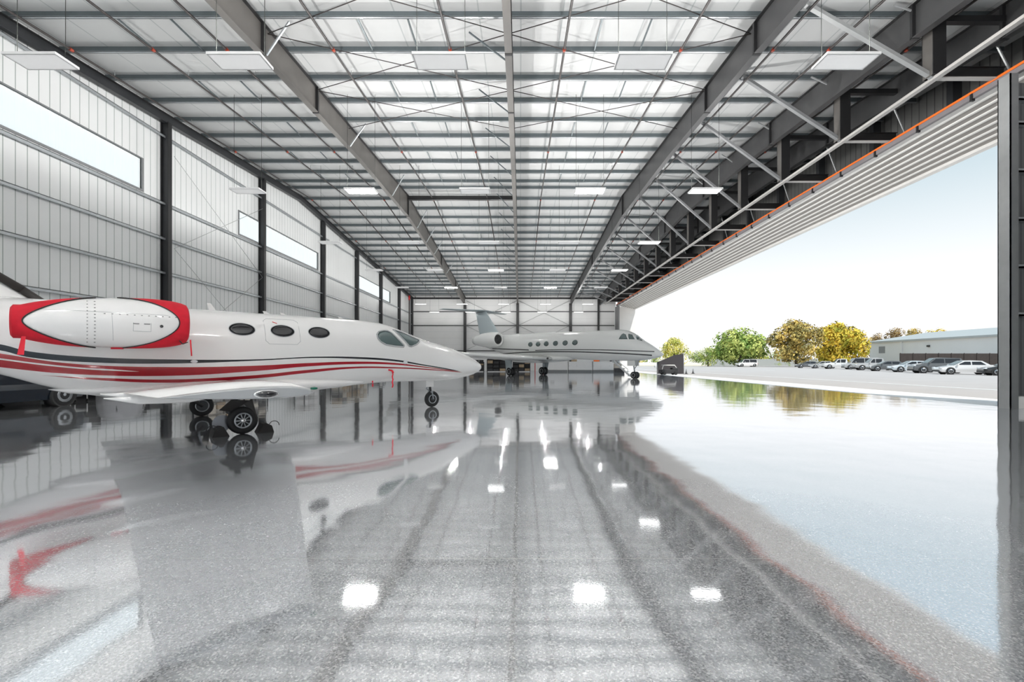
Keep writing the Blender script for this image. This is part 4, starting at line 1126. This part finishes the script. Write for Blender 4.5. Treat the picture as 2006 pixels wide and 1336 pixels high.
def shelf(x, y, rz, wdt, hgt, dep, label, boxes, group, fm='dark'):
    c = empty('storage_shelf', (x, y, 0), rz, label, 'shelf', group)
    fr = MB()
    for sx in (-1, 1):
        for sy in (-1, 1): MB().box(sx * wdt / 2 - .03, sx * wdt / 2 + .03, sy * dep / 2 - .03, sy * dep / 2 + .03, 0, hgt).build('upright', M[fm], c)
    if 'dark shelf' in label: MB().box(-wdt / 2, wdt / 2, dep / 2 - .03, dep / 2 - .01, .1, hgt).build('back_panel', M['dark'], c)
    nb = 4
    lv = [.15 + (hgt - .2) * k / (nb - 1) for k in range(nb)]
    for z in lv: MB().box(-wdt / 2, wdt / 2, -dep / 2, dep / 2, z - .03, z).build('shelf_board', M[fm], c)
    mt = Matrix.Translation((x, y, 0)) @ Matrix.Rotation(rz, 4, 'Z')
    names = ['lowest', 'second', 'third', 'top']
    for li, z in enumerate(lv):
        n_ = 3; sp_ = (hgt - .2) / (nb - 1)
        for q in range(n_):
            mname = boxes[(li * n_ + q) % len(boxes)]
            if mname is None: continue
            wv = wdt / n_ * .85; hv = sp_ * random.uniform(.5, .85) if li < nb - 1 else .35
            p_ = mt @ Vector((-wdt / 2 + wdt * (q + .5) / n_, 0, z))
            b_ = empty('storage_box', p_, rz, '%s box, %s board, %s, of the %s' % (
                {'carton': 'brown cardboard', 'counter': 'white', 'beige': 'beige', 'dark': 'black', 'wood': 'tan', 'blue': 'blue', 'tarp': 'grey'}[mname], names[li], ('left', 'middle', 'right')[q], label), 'box', group + ' boxes')
            MB().bbox(-wv / 2, wv / 2, -dep * .4, dep * .4, 0, hv * .85, .015).build('body', M[mname], b_)
            MB().bbox(-wv / 2 - .01, wv / 2 + .01, -dep * .4 - .01, dep * .4 + .01, hv * .85, hv, .01).build('lid', M[mname], b_)
# under / behind the large jet on the far side, dark shelves
shelf(-6.6, 69.6, 0, 2.2, 1.5, .8, 'dark shelf at the small jet nose', ['dark', 'dark', None, 'wood', 'dark'], 'dark shelves at the far wall')
shelf(-3.6, 69.6, 0, 2.8, 1.9, .8, 'dark shelf under the large jet wing', ['dark', 'dark', 'wood', 'dark'], 'dark shelves at the far wall')
shelf(0.2, 69.6, 0, 2.6, 1.8, .8, 'dark shelf between the large jet wheels', ['dark', 'dark', 'carton', 'dark', 'wood', None], 'dark shelves at the far wall')
c = empty('tool_cabinet', (2.9, 69.4, 0), 0, 'narrow pale cabinet with dark red frame left of the white run', 'cabinet')
MB().box(-.6, .6, 0, .7, .1, 1.8).build('body', M['counter'], c); MB().box(.6, .7, 0, .7, 0, 1.85).box(-.7, -.6, 0, .7, 0, 1.85).build('frame', M['redpaint'], c)
MB().box(-.56, .56, -.02, 0, .15, 1.75).build('door', M['counter'], c)
# left wall storage, mirrored in the floor
WX = XL + 1.0
shelf(WX, 26.3, PI / 2, 2.6, 2.3, .8, 'left-wall shelf behind the jet main wheel', ['carton', 'counter', 'beige', 'beige'], 'shelves along the left wall')
shelf(WX, 29.6, PI / 2, 2.6, 1.7, .8, 'dark left-wall shelf hidden behind the fuselage', ['dark', 'tarp', 'dark', 'beige'], 'shelves along the left wall')
shelf(WX, 37.6, PI / 2, 2.8, 2.2, .8, 'left-wall shelf of white boxes beyond the wing', ['counter', 'counter', 'counter'], 'shelves along the left wall')
shelf(WX, 44.8, PI / 2, 3.4, 2.2, .8, 'left-wall shelf of brown boxes behind the cabin', ['wood', 'carton', 'dark', 'beige'], 'shelves along the left wall')
shelf(WX, 49.6, PI / 2, 3.4, 2.2, .8, 'beige left-wall shelf furthest down', ['carton', 'beige', 'wood', 'beige'], 'shelves along the left wall')
shelf(WX, 56.5, PI / 2, 3.0, 1.3, .8, 'low left-wall shelf with grey boxes', ['tarp', 'counter', 'tarp'], 'shelves along the left wall')
for i, (y, hh_, lb) in enumerate(((11.2, 1.15, 'hidden behind the dark car'), (13.3, 1.25, 'behind the dark car hood'), (16.1, 1.1, 'behind the dark car nose'), (18.5, 1.2, 'behind the wire cart'), (20.9, .95, 'behind the tarped machine'))):
    c = empty('tool_chest', (XL + .42, y, 0), 0, 'black tool chest against the left wall, ' + lb, 'tool chest', 'black tool chests at the left wall')
    MB().bbox(-.26, .2, -1.0, 1.0, .12, hh_, .02).build('body', M['dark'], c)
    for q in range(4):
        MB().box(.2, .225, -.94, .94, .16 + q * (hh_ - .2) / 4, .12 + (q + 1) * (hh_ - .2) / 4).build('drawer', M['blue'] if (i, q) in ((0, 3), (1, 1), (2, 3)) else M['rubber'], c)
        MB().box(.225, .25, -.8, .8, .10 + (q + 1) * (hh_ - .2) / 4 - .04, .10 + (q + 1) * (hh_ - .2) / 4 - .02).build('handle', M['chrome'], c)
    MB().box(-.2, .15, -.95, .95, 0, .12).build('base', M['rubber'], c)
# utility cart between car and cases
c = empty('wire_cart', (-16.9, 17.35, 0), 0, 'small white wire cart with papers, beside the dark car at the left wall', 'cart')
for sx in (-.32, .32):
    for sy in (-.24, .24): MB().tube((sx, sy, .05), (sx, sy, 1.05), .018, 6).build('upright', M['counter'], c)
for z in (.35, .65, .95): MB().box(-.32, .32, -.24, .24, z - .02, z).build('tray', M['counter'], c)
for sx in (-.32, .32):
    for sy in (-.24, .24): MB().lathe((sx, sy, .05), (0, 1, 0), [(-.02, .05), (.02, .05)], 10).build('caster', M['rubber'], c)
tag(MB().bbox(-17.15, -16.65, 17.18, 17.5, .65, .82, .01).build('paper_stack', M['wood']), 'stack of tan papers on the wire cart', 'paper stack')
c = empty('covered_machine', (-16.75, 19.3, 0), 0, 'low machine under a crumpled grey tarp at the left wall', 'machine')
rs = []
for k, (z, s_) in enumerate(((0, 1), (.3, .97), (.6, .9), (.85, .72), (.95, .4), (.97, .05))):
    rs.append([(s_ * .6 * math.cos(2 * PI * i / 24) * (1 + .07 * math.sin(5 * i + k)), s_ * 1.0 * math.sin(2 * PI * i / 24) * (1 + .06 * math.cos(3 * i)), z) for i in range(24)])
MB().rings(rs).build('tarp', M['tarp'], c)
MB().box(-.4, .4, -.7, .7, .02, .5).build('base', M['dark'], c)
for i, (y, h, lb) in enumerate(((21.1, .7, 'taller'), (22.0, .5, 'lower'))):
    c = empty('equipment_case', (-17.1, y, 0), 0, '%s black equipment case by the left wall past the tarp' % lb, 'case')
    MB().bbox(-.4, .4, -.38, .38, .03, h * .7, .02).build('body', M['dark'], c); MB().bbox(-.41, .41, -.39, .39, h * .7, h, .02).build('lid', M['dark'], c)
    MB().box(.41, .44, -.1, .1, h * .5, h * .56).build('handle', M['chrome'], c)
tag(MB().lathe((-17.0, 23.0, 0), (0, 0, 1), [(0, .12), (.02, .12), (.03, .03), (1.0, .025), (1.0, .05), (1.06, .05)], 12).build('barrier_post', M['counter']), 'slim white barrier post by the left wall', 'post')

# ================================================================== CARS
def car(kind, loc, rz, paint, label, group=None):
    L, W, H = dict(sedan=(4.8, 1.82, 1.45), suv=(4.8, 1.9, 1.78), pickup=(5.7, 1.98, 1.88), van=(5.2, 1.95, 2.05))[kind]
    c = empty('car' if kind in ('sedan', 'suv') else kind if kind == 'van' else 'pickup_truck', loc, rz, label, {'sedan': 'car', 'suv': 'car', 'pickup': 'pickup truck', 'van': 'van'}[kind], group)
    h = L / 2; wr = .34 if kind == 'sedan' else .38
    belt = .92 if kind == 'sedan' else 1.12 if kind != 'van' else 1.2
    # lower body: cross-sections along x with wheel clearance
    if kind == 'sedan': hood = [(-h, .55, .80), (-h + .12, .28, .98), (-h + .9, .22, 1.0), (-h + 1.2, .22, .97), (h - 1.5, .22, .95), (h - .9, .22, .86), (h - .25, .24, .72), (h, .38, .58)]
    elif kind == 'pickup': hood = [(-h, .5, 1.1), (-h + .08, .42, 1.15), (-h + 1.8, .36, 1.15), (h - 1.5, .36, 1.15), (h - .5, .36, 1.1), (h - .1, .4, 1.0), (h, .5, .85)]
    else: hood = [(-h, .5, .9), (-h + .1, .32, 1.15), (-h + 1, .26, 1.17), (h - 1.35, .26, 1.14), (h - .4, .28, 1.02), (h - .08, .32, .85), (h, .45, .7)]
    rs = []
    for x, z0, z1 in hood:
        wv = W / 2 * (1 if abs(x) < h - .4 else .93 if abs(x) < h - .02 else .85)
        zm = (z0 + z1) / 2
        rs.append([(x, -wv * .93, z0), (x, wv * .93, z0), (x, wv, zm - .05), (x, wv * .99, zm + .1), (x, wv * .92, z1), (x, -wv * .92, z1), (x, -wv * .99, zm + .1), (x, -wv, zm - .05)])
    MB().rings(rs, smooth=False).build('body', M[paint], c)
    if kind == 'sedan': cab = [(-1.75, .96), (-1.1, H - .05), (-.2, H), (.35, H - .04), (1.15, .95)]
    elif kind == 'suv': cab = [(-2.2, 1.12), (-1.95, H - .08), (-.3, H), (.35, H - .05), (1.1, 1.12)]
    elif kind == 'van': cab = [(-2.5, 1.1), (-2.4, H - .05), (0, H), (1.0, H - .1), (1.75, 1.1)]
    else: cab = [(-.95, 1.13), (-.8, H - .05), (0, H), (.5, H - .06), (1.15, 1.13)]
    if kind == 'pickup':
        MB().box(-h + .1, -1.0, -.78, .78, .8, 1.1).build('cargo_bed', M['bumper'], c)
    rs = []
    n_ = len(cab)
    zb = cab[0][1] - .1
    # cabin as prism narrowing upward
    def pt(x, z, s_):
        k = (z - zb) / (H - zb); return (x, s_ * (W / 2 * .93 - .17 * k), z)
    low = [(cab[0][0], zb), (cab[-1][0], zb)]
    poly = [(cab[0][0], zb)] + cab + [(cab[-1][0], zb)]
    vs = [pt(x, z, -1) for x, z in poly] + [pt(x, z, 1) for x, z in poly]
    m_ = len(poly)
    MB().add(vs, [tuple(range(m_)), tuple(range(2 * m_ - 1, m_ - 1, -1))] + [(i, m_ + i, m_ + (i + 1) % m_, (i + 1) % m_) for i in range(m_)]).build('cabin', M[paint], c)
    # glazing
    def inset(poly2, s_):
        return [(p[0], p[1] + s_ * .006, p[2]) for p in [pt(x, z, s_) for x, z in poly2]]
    z0 = cab[0][1] + .04; zt = H - .13
    xa = cab[0][0] + (.38 if kind != 'van' else .2); xb = cab[-1][0] - .22
    xt0 = cab[1][0] + .12; xt1 = cab[-2][0] - .06
    mid = (xa + xb) / 2
    panes = [((xa, z0), (mid - .05, z0), (mid - .05, zt), (xt0, zt)), ((mid + .05, z0), (xb, z0), (xt1, zt), (mid + .05, zt))]
    for s_ in (-1, 1):
        for pn in panes:
            v_ = inset(pn, s_)
            MB().prism(v_, (0, s_ * .01, 0)).build('side_window', M['glass'], c)
    fa, fb = cab[-1], cab[-2]; ra, rb = cab[0], cab[1]
    for nm, (a, b), sg in (('windshield', (fa, fb), 1), ('rear_window', (ra, rb), -1)):
        a2 = (a[0] + (b[0] - a[0]) * .1, a[1] + (b[1] - a[1]) * .1); b2 = (a[0] + (b[0] - a[0]) * .92, a[1] + (b[1] - a[1]) * .92)
        v_ = [pt(a2[0], a2[1], -.92), pt(a2[0], a2[1], .92), pt(b2[0], b2[1], .9), pt(b2[0], b2[1], -.9)]
        v_ = [(x + sg * .012, y, z + .01) for x, y, z in v_]
        MB().prism(v_, (sg * .01, 0, .01)).build(nm, M['screen'] if sg > 0 else M['glass'], c)
    for sx in (-1, 1):
        for sy in (-1, 1):
            xw = sx * (h - .92)
            wh = MB().lathe((xw, sy * (W / 2 - .09), wr), (0, 1, 0), [(-.11, wr * .6), (-.115, wr * .9), (-.08, wr), (.08, wr), (.115, wr * .9), (.11, wr * .6)], 20).build('wheel', M['tyre'], c)
            MB().lathe((xw, sy * (W / 2 - .09), wr), (0, sy, 0), [(.02, wr * .66), (.120, wr * .66), (.10, wr * .2), (.122, .02)], 14).build('rim', M['rim'], wh)
            MB().lathe((xw, sy * (W / 2 - .16), wr + .02), (0, sy, 0), [(-.1, wr * 1.14), (.166, wr * 1.14)], 20).build('wheel_arch', M['bumper'], c)
    for sy in (-1, 1):
        MB().bbox(h - .22, h - .02, sy * W * .40 - .16, sy * W * .40 + .16, .62 if kind == 'sedan' else .82, .76 if kind == 'sedan' else .98, .02).build('headlight', M['lamp'], c)
        MB().bbox(-h + .0, -h + .12, sy * W * .42 - .1, sy * W * .42 + .1, .72, .9, .02).build('tail_light', M['taillamp'], c)
        MB().bbox(.85, 1.0, sy * (W / 2 + .05) - .08, sy * (W / 2 + .05) + .08, belt + .02, belt + .16, .02).build('mirror', M[paint], c)
    MB().box(h - .12, h + .02, -W * .42, W * .42, .28, .46).build('front_bumper', M['bumper'], c)
    MB().box(-h - .03, -h + .1, -W * .44, W * .44, .36, .56).build('rear_bumper', M['bumper'] if kind != 'sedan' else M[paint], c)
    c.scale = (1.16,) * 3
    return c
HA = math.atan2(.36, -.93)
G_ = 'cars parked in a row outside'
car('sedan', (54.4, 50.6, 0), HA - .1, 'car_black', 'black car cut by the near door jamb, rightmost of the row', G_)
car('sedan', (53.4, 55.2, 0), HA, 'car_white', 'bright white sedan, second from the door jamb', G_)
car('suv', (55.4, 61.2, 0), HA, 'car_grey', 'dark grey car between two pale sedans in the row', G_)
car('sedan', (57.7, 67.6, 0), HA, 'car_bluewhite', 'pale silver sedan in front of the left end of the brown fence', G_)
car('sedan', (60.2, 75.2, 0), HA, 'car_grey', 'dark grey sedan beside the silver pickup', G_)
car('pickup', (64.5, 83.5, 0), HA, 'car_silver', 'silver pickup truck, right one of two tall vehicles', G_)
car('van', (68.5, 92.5, 0), HA, 'car_silver', 'silver van behind the pickup in front of the grey building corner', G_)
car('pickup', (69.0, 99.0, 0), HA, 'car_white', 'white pickup truck left of the silver van', G_)
car('sedan', (70.5, 107.0, 0), HA, 'car_silver', 'silver sedan under the right tree, last but one of the row', G_)
car('sedan', (71.8, 114.5, 0), HA, 'car_grey', 'grey sedan at the far left end of the row', G_)
car('van', (70.5, 143.0, 0), PI, 'car_white', 'white van under the round green tree', None)
car('sedan', (33.0, 103.0, 0), PI * .9, 'car_white', 'white car half hidden beyond the dark screen by the jet nose', None)
car('sedan', (-16.55, 13.9, 0), PI / 2, 'car_navy', 'dark blue car parked inside at the left wall under the jet tail', None)

# tug / cart and dark screen right of the large jet nose
c = empty('windscreen_panel', (17.6, 56.0, 0), 0, 'dark cloth screen slanting up behind the large jet nose', 'screen')
MB().prism([(-.9, 0, .05), (2.35, 0, .05), (2.35, 0, 2.5), (1.2, 0, 2.35), (-.9, 0, 1.45)], (0, .06, 0)).build('cloth', M['cloth'], c)
MB().tube((2.35, .03, 0), (2.35, .03, 2.55), .05, 8).build('pole', M['galv'], c); MB().tube((-.9, .03, 0), (-.9, .03, 1.5), .05, 8).build('pole', M['galv'], c)
c = empty('baggage_tug', (17.3, 53.5, 0), 0, 'small dark airport tug with pale roof bar beside the jet nose wheel', 'tug')
MB().bbox(-1.0, 1.0, -.5, .5, .22, .62, .06).build('body', M['dark'], c)
MB().bbox(.3, .95, -.5, .5, .62, .82, .04).build('hood', M['dark'], c)
MB().tube((-.9, -.4, .6), (-.75, -.4, 1.12), .04, 8).tube((-.75, -.4, 1.12), (.55, -.4, 1.12), .05, 8).tube((.55, -.4, 1.12), (.85, -.4, .7), .04, 8).build('roll_bar', M['doorskin'], c)
MB().box(-.75, .55, -.42, .42, 1.12, 1.17).build('canopy', M['doorskin'], c)
for sx in (-.65, .65):
    for sy in (-.5, .5): MB().lathe((sx, sy, .2), (0, 1, 0), [(-.08, .12), (-.09, .18), (-.05, .2), (.05, .2), (.09, .18), (.08, .12)], 16).build('wheel', M['tyre'], c)
for i, (x, y) in enumerate(((20.6, 57), (22.2, 59))):
    c = empty('traffic_cone', (x, y, 0), 0, 'small grey cone on the tarmac, %s of the pair beyond the door' % ('nearer', 'farther')[i], 'cone')
    MB().box(-.18, .18, -.18, .18, 0, .04).build('base', M['dark'], c); MB().lathe((0, 0, .04), (0, 0, 1), [(0, .13), (.6, .03)], 12).build('body', M['greysteel'], c)
# crates by the far right wall
c = empty('equipment_case', (14.2, 66.0, 0), 0, 'grey wheeled equipment case beside the airstair of the large jet', 'case')
MB().bbox(-.7, .7, -.4, .4, 0, .62, .04).build('body', M['dark'], c); MB().bbox(-.7, .3, -.4, .4, .62, 1.3, .05).build('lid', M['beige'], c)

# ================================================================== BUILDING, FENCE, TREES
B = empty('warehouse_building', (119.5, 126, 0), 0, 'long pale grey metal building with low roof behind the brown fence', 'building')
MB().box(0, 30, -31, 31, 0, 8.4).build('wall', M['bwall'], B)
MB().add([(-.6, -31.5, 8.4), (20, -31.5, 11.6), (40, -31.5, 8.4), (-.6, 31.5, 8.4), (20, 31.5, 11.6), (40, 31.5, 8.4), (-.6, -31.5, 7.9), (40, -31.5, 7.9), (-.6, 31.5, 7.9), (40, 31.5, 7.9)],
         [(0, 1, 4, 3), (1, 2, 5, 4), (6, 0, 3, 8), (6, 7, 2, 1, 0), (8, 3, 4, 5, 9), (6, 8, 9, 7), (2, 7, 9, 5)]).build('roof', M['broof'], B)
MB().box(-.35, 0, 17.5, 18.2, 0, 8.4).build('pilaster', M['bwall'], B)
for y_ in (8.3, -17): MB().bbox(-.45, 0, y_ - .4, y_ + .4, 5.9, 6.4, .05).build('wall_light', M['dark'], B)
MB().box(-.08, 0, 24.5, 27.0, 4.4, 6.6).build('window', M['greysteel'], B)
for y_ in (-18, -8): MB().bbox(17, 19, y_, y_ + 3, 11.2, 12.4, .1).build('roof_vent', M['bwall'], B)
c = empty('slat_fence', (70, 108, 0), 0, 'tall dark brown slatted fence between parked cars and pale building', 'fence')
fx0, fx1 = (1763 - 1019) / 900 * 108 - 70, 130 - 70
MB().box(fx0, fx1, 0, .12, 0, 3.5).build('panel', M['fence'], c)
k = 0
while fx0 + 3 * k < fx1:
    MB().box(fx0 + 3 * k, fx0 + 3 * k + .14, -.1, 0, 0, 3.6).build('post', M['fence'], c); k += 1
tag(MB().box(30, 72, 176, 176.2, 0, 1.3).build('low_wall', M['doorskin']), 'low pale wall in the distance under the green trees', 'wall')
tag(MB().box(70, 118, 168, 168.2, 0, 2.6).build('boundary_fence', M['broof']), 'grey boundary fence behind the yellow trees', 'fence')

def tree(x, y, h, r, m, label, trunk=True, nb=26, nl=3200, squash=.8, base=.22, name='tree', cat='tree', group=None):
    rng = random.Random(int(x * 13 + y * 7))
    t = empty(name, (x, y, 0), 0, label, cat, group)
    if trunk:
        tb = MB().tube((0, 0, 0), (0, 0, h * .4), r * .055, 8, r * .04)
        for k in range(6):
            a = rng.uniform(0, 2 * PI); tb.tube((0, 0, h * rng.uniform(.2, .38)), (r * .55 * math.cos(a), r * .55 * math.sin(a), h * rng.uniform(.5, .75)), r * .03, 6, r * .012)
        tb.build('trunk', M['bark'], t)
    blobs = []
    z0 = h * base
    for k in range(nb):
        a = rng.uniform(0, 2 * PI); q = math.sqrt(rng.random()); zz = rng.random()
        env = math.sin(PI * min(1, .18 + zz * .8)) ** .6
        br = r * rng.uniform(.22, .36)
        blobs.append((q * (r - br * .8) * env * math.cos(a), q * (r - br * .8) * env * math.sin(a), z0 + br * .6 + zz * (h - z0 - br * 1.5), br))
    cr = MB()
    for k in range(nl):
        bx, by, bz, br = rng.choice(blobs)
        v = Vector((rng.gauss(0, 1), rng.gauss(0, 1), rng.gauss(0, 1))).normalized() * br * rng.uniform(.72, 1.05)
        p = Vector((bx, by, bz)) + v * 1.0
        nrm = (v.normalized() + Vector((rng.uniform(-.6, .6), rng.uniform(-.6, .6), rng.uniform(-.2, .8)))).normalized()
        a_ = nrm.orthogonal().normalized(); b_ = nrm.cross(a_); s_ = r * rng.uniform(.03, .065)
        cr.add([p - a_ * s_, p + b_ * s_ * .6, p + a_ * s_, p - b_ * s_ * .6], [(0, 1, 2, 3)])
    cr.build('crown', M[m], t)
    return t
tree((1322 - 1019) / 6, 150, 9.6, 5.4, 'leaf_lime', 'yellow green tree just right of the large jet nose', base=.08)
tree((1387 - 1019) / 6, 150, 6.6, 4.2, 'leaf_green', 'low green tree left of the round green tree', base=.05, nl=1800)
tree((1450 - 1019) / 6, 150, 13.0, 9.6, 'leaf_green', 'large round green tree with visible trunk', base=.13, nl=6500, nb=36)
tree((1560 - 1019) / 6.43, 140, 14.8, 8.3, 'leaf_olive', 'tall olive brown tree, left of the big yellow one', base=.12, nl=6000, nb=40)
tree((1640 - 1019) / 6, 150, 14.6, 9.2, 'leaf_yellow', 'big golden yellow tree beside the olive one', base=.05, nl=7000, nb=44)
tree((1684 - 1019) / 6.1, 148, 12.0, 5.0, 'leaf_yellow', 'smaller yellow green tree touching the building corner', base=.06, nl=2600)
for i, (px, ty, hw_, m, lb) in enumerate(((1722, 652, 18, 'leaf_brown', 'brownish tree top above the left building corner'), (1755, 641, 22, 'leaf_brown', 'tall brown tree top behind the building roof'),
                                     (1790, 642, 22, 'leaf_olive', 'olive tree top behind the building roof'), (1832, 641, 28, 'leaf_yellow', 'yellow tree tops along the roof ridge, right end'))):
    Y = 215; s_ = 900 / Y
    tree((px - 1019) / s_, Y, 1.5 + (709 - ty) / s_, hw_ / s_ * 1.35, m, lb, base=.25, nl=2600, nb=34)
for i, (px, lb) in enumerate(((1416, 'small dark bush left of the green tree trunk'), (1525, 'small bush left of the olive tree trunk'), (1545, 'small bush touching the olive tree trunk'), (1572, 'small bush right of the olive tree trunk'))):
    tree((px - 1019) / 900 * 160, 160, 1.9, 1.3, 'leaf_green', lb, trunk=False, nb=8, nl=400, base=0, name='bush', cat='bush')
for i in range(9):
    x = 52 + i * 9
    tree(x, 206 + (i % 3) * 4, 6.5 + (i * 37 % 5) * .5, 6, 'leaf_green' if i % 2 else 'leaf_lime', 'distant green tree on the skyline, %s from the left' % ORD[i], base=.02, nl=900, nb=14, group='distant trees beyond the tarmac')
bpy.context.view_layer.update()
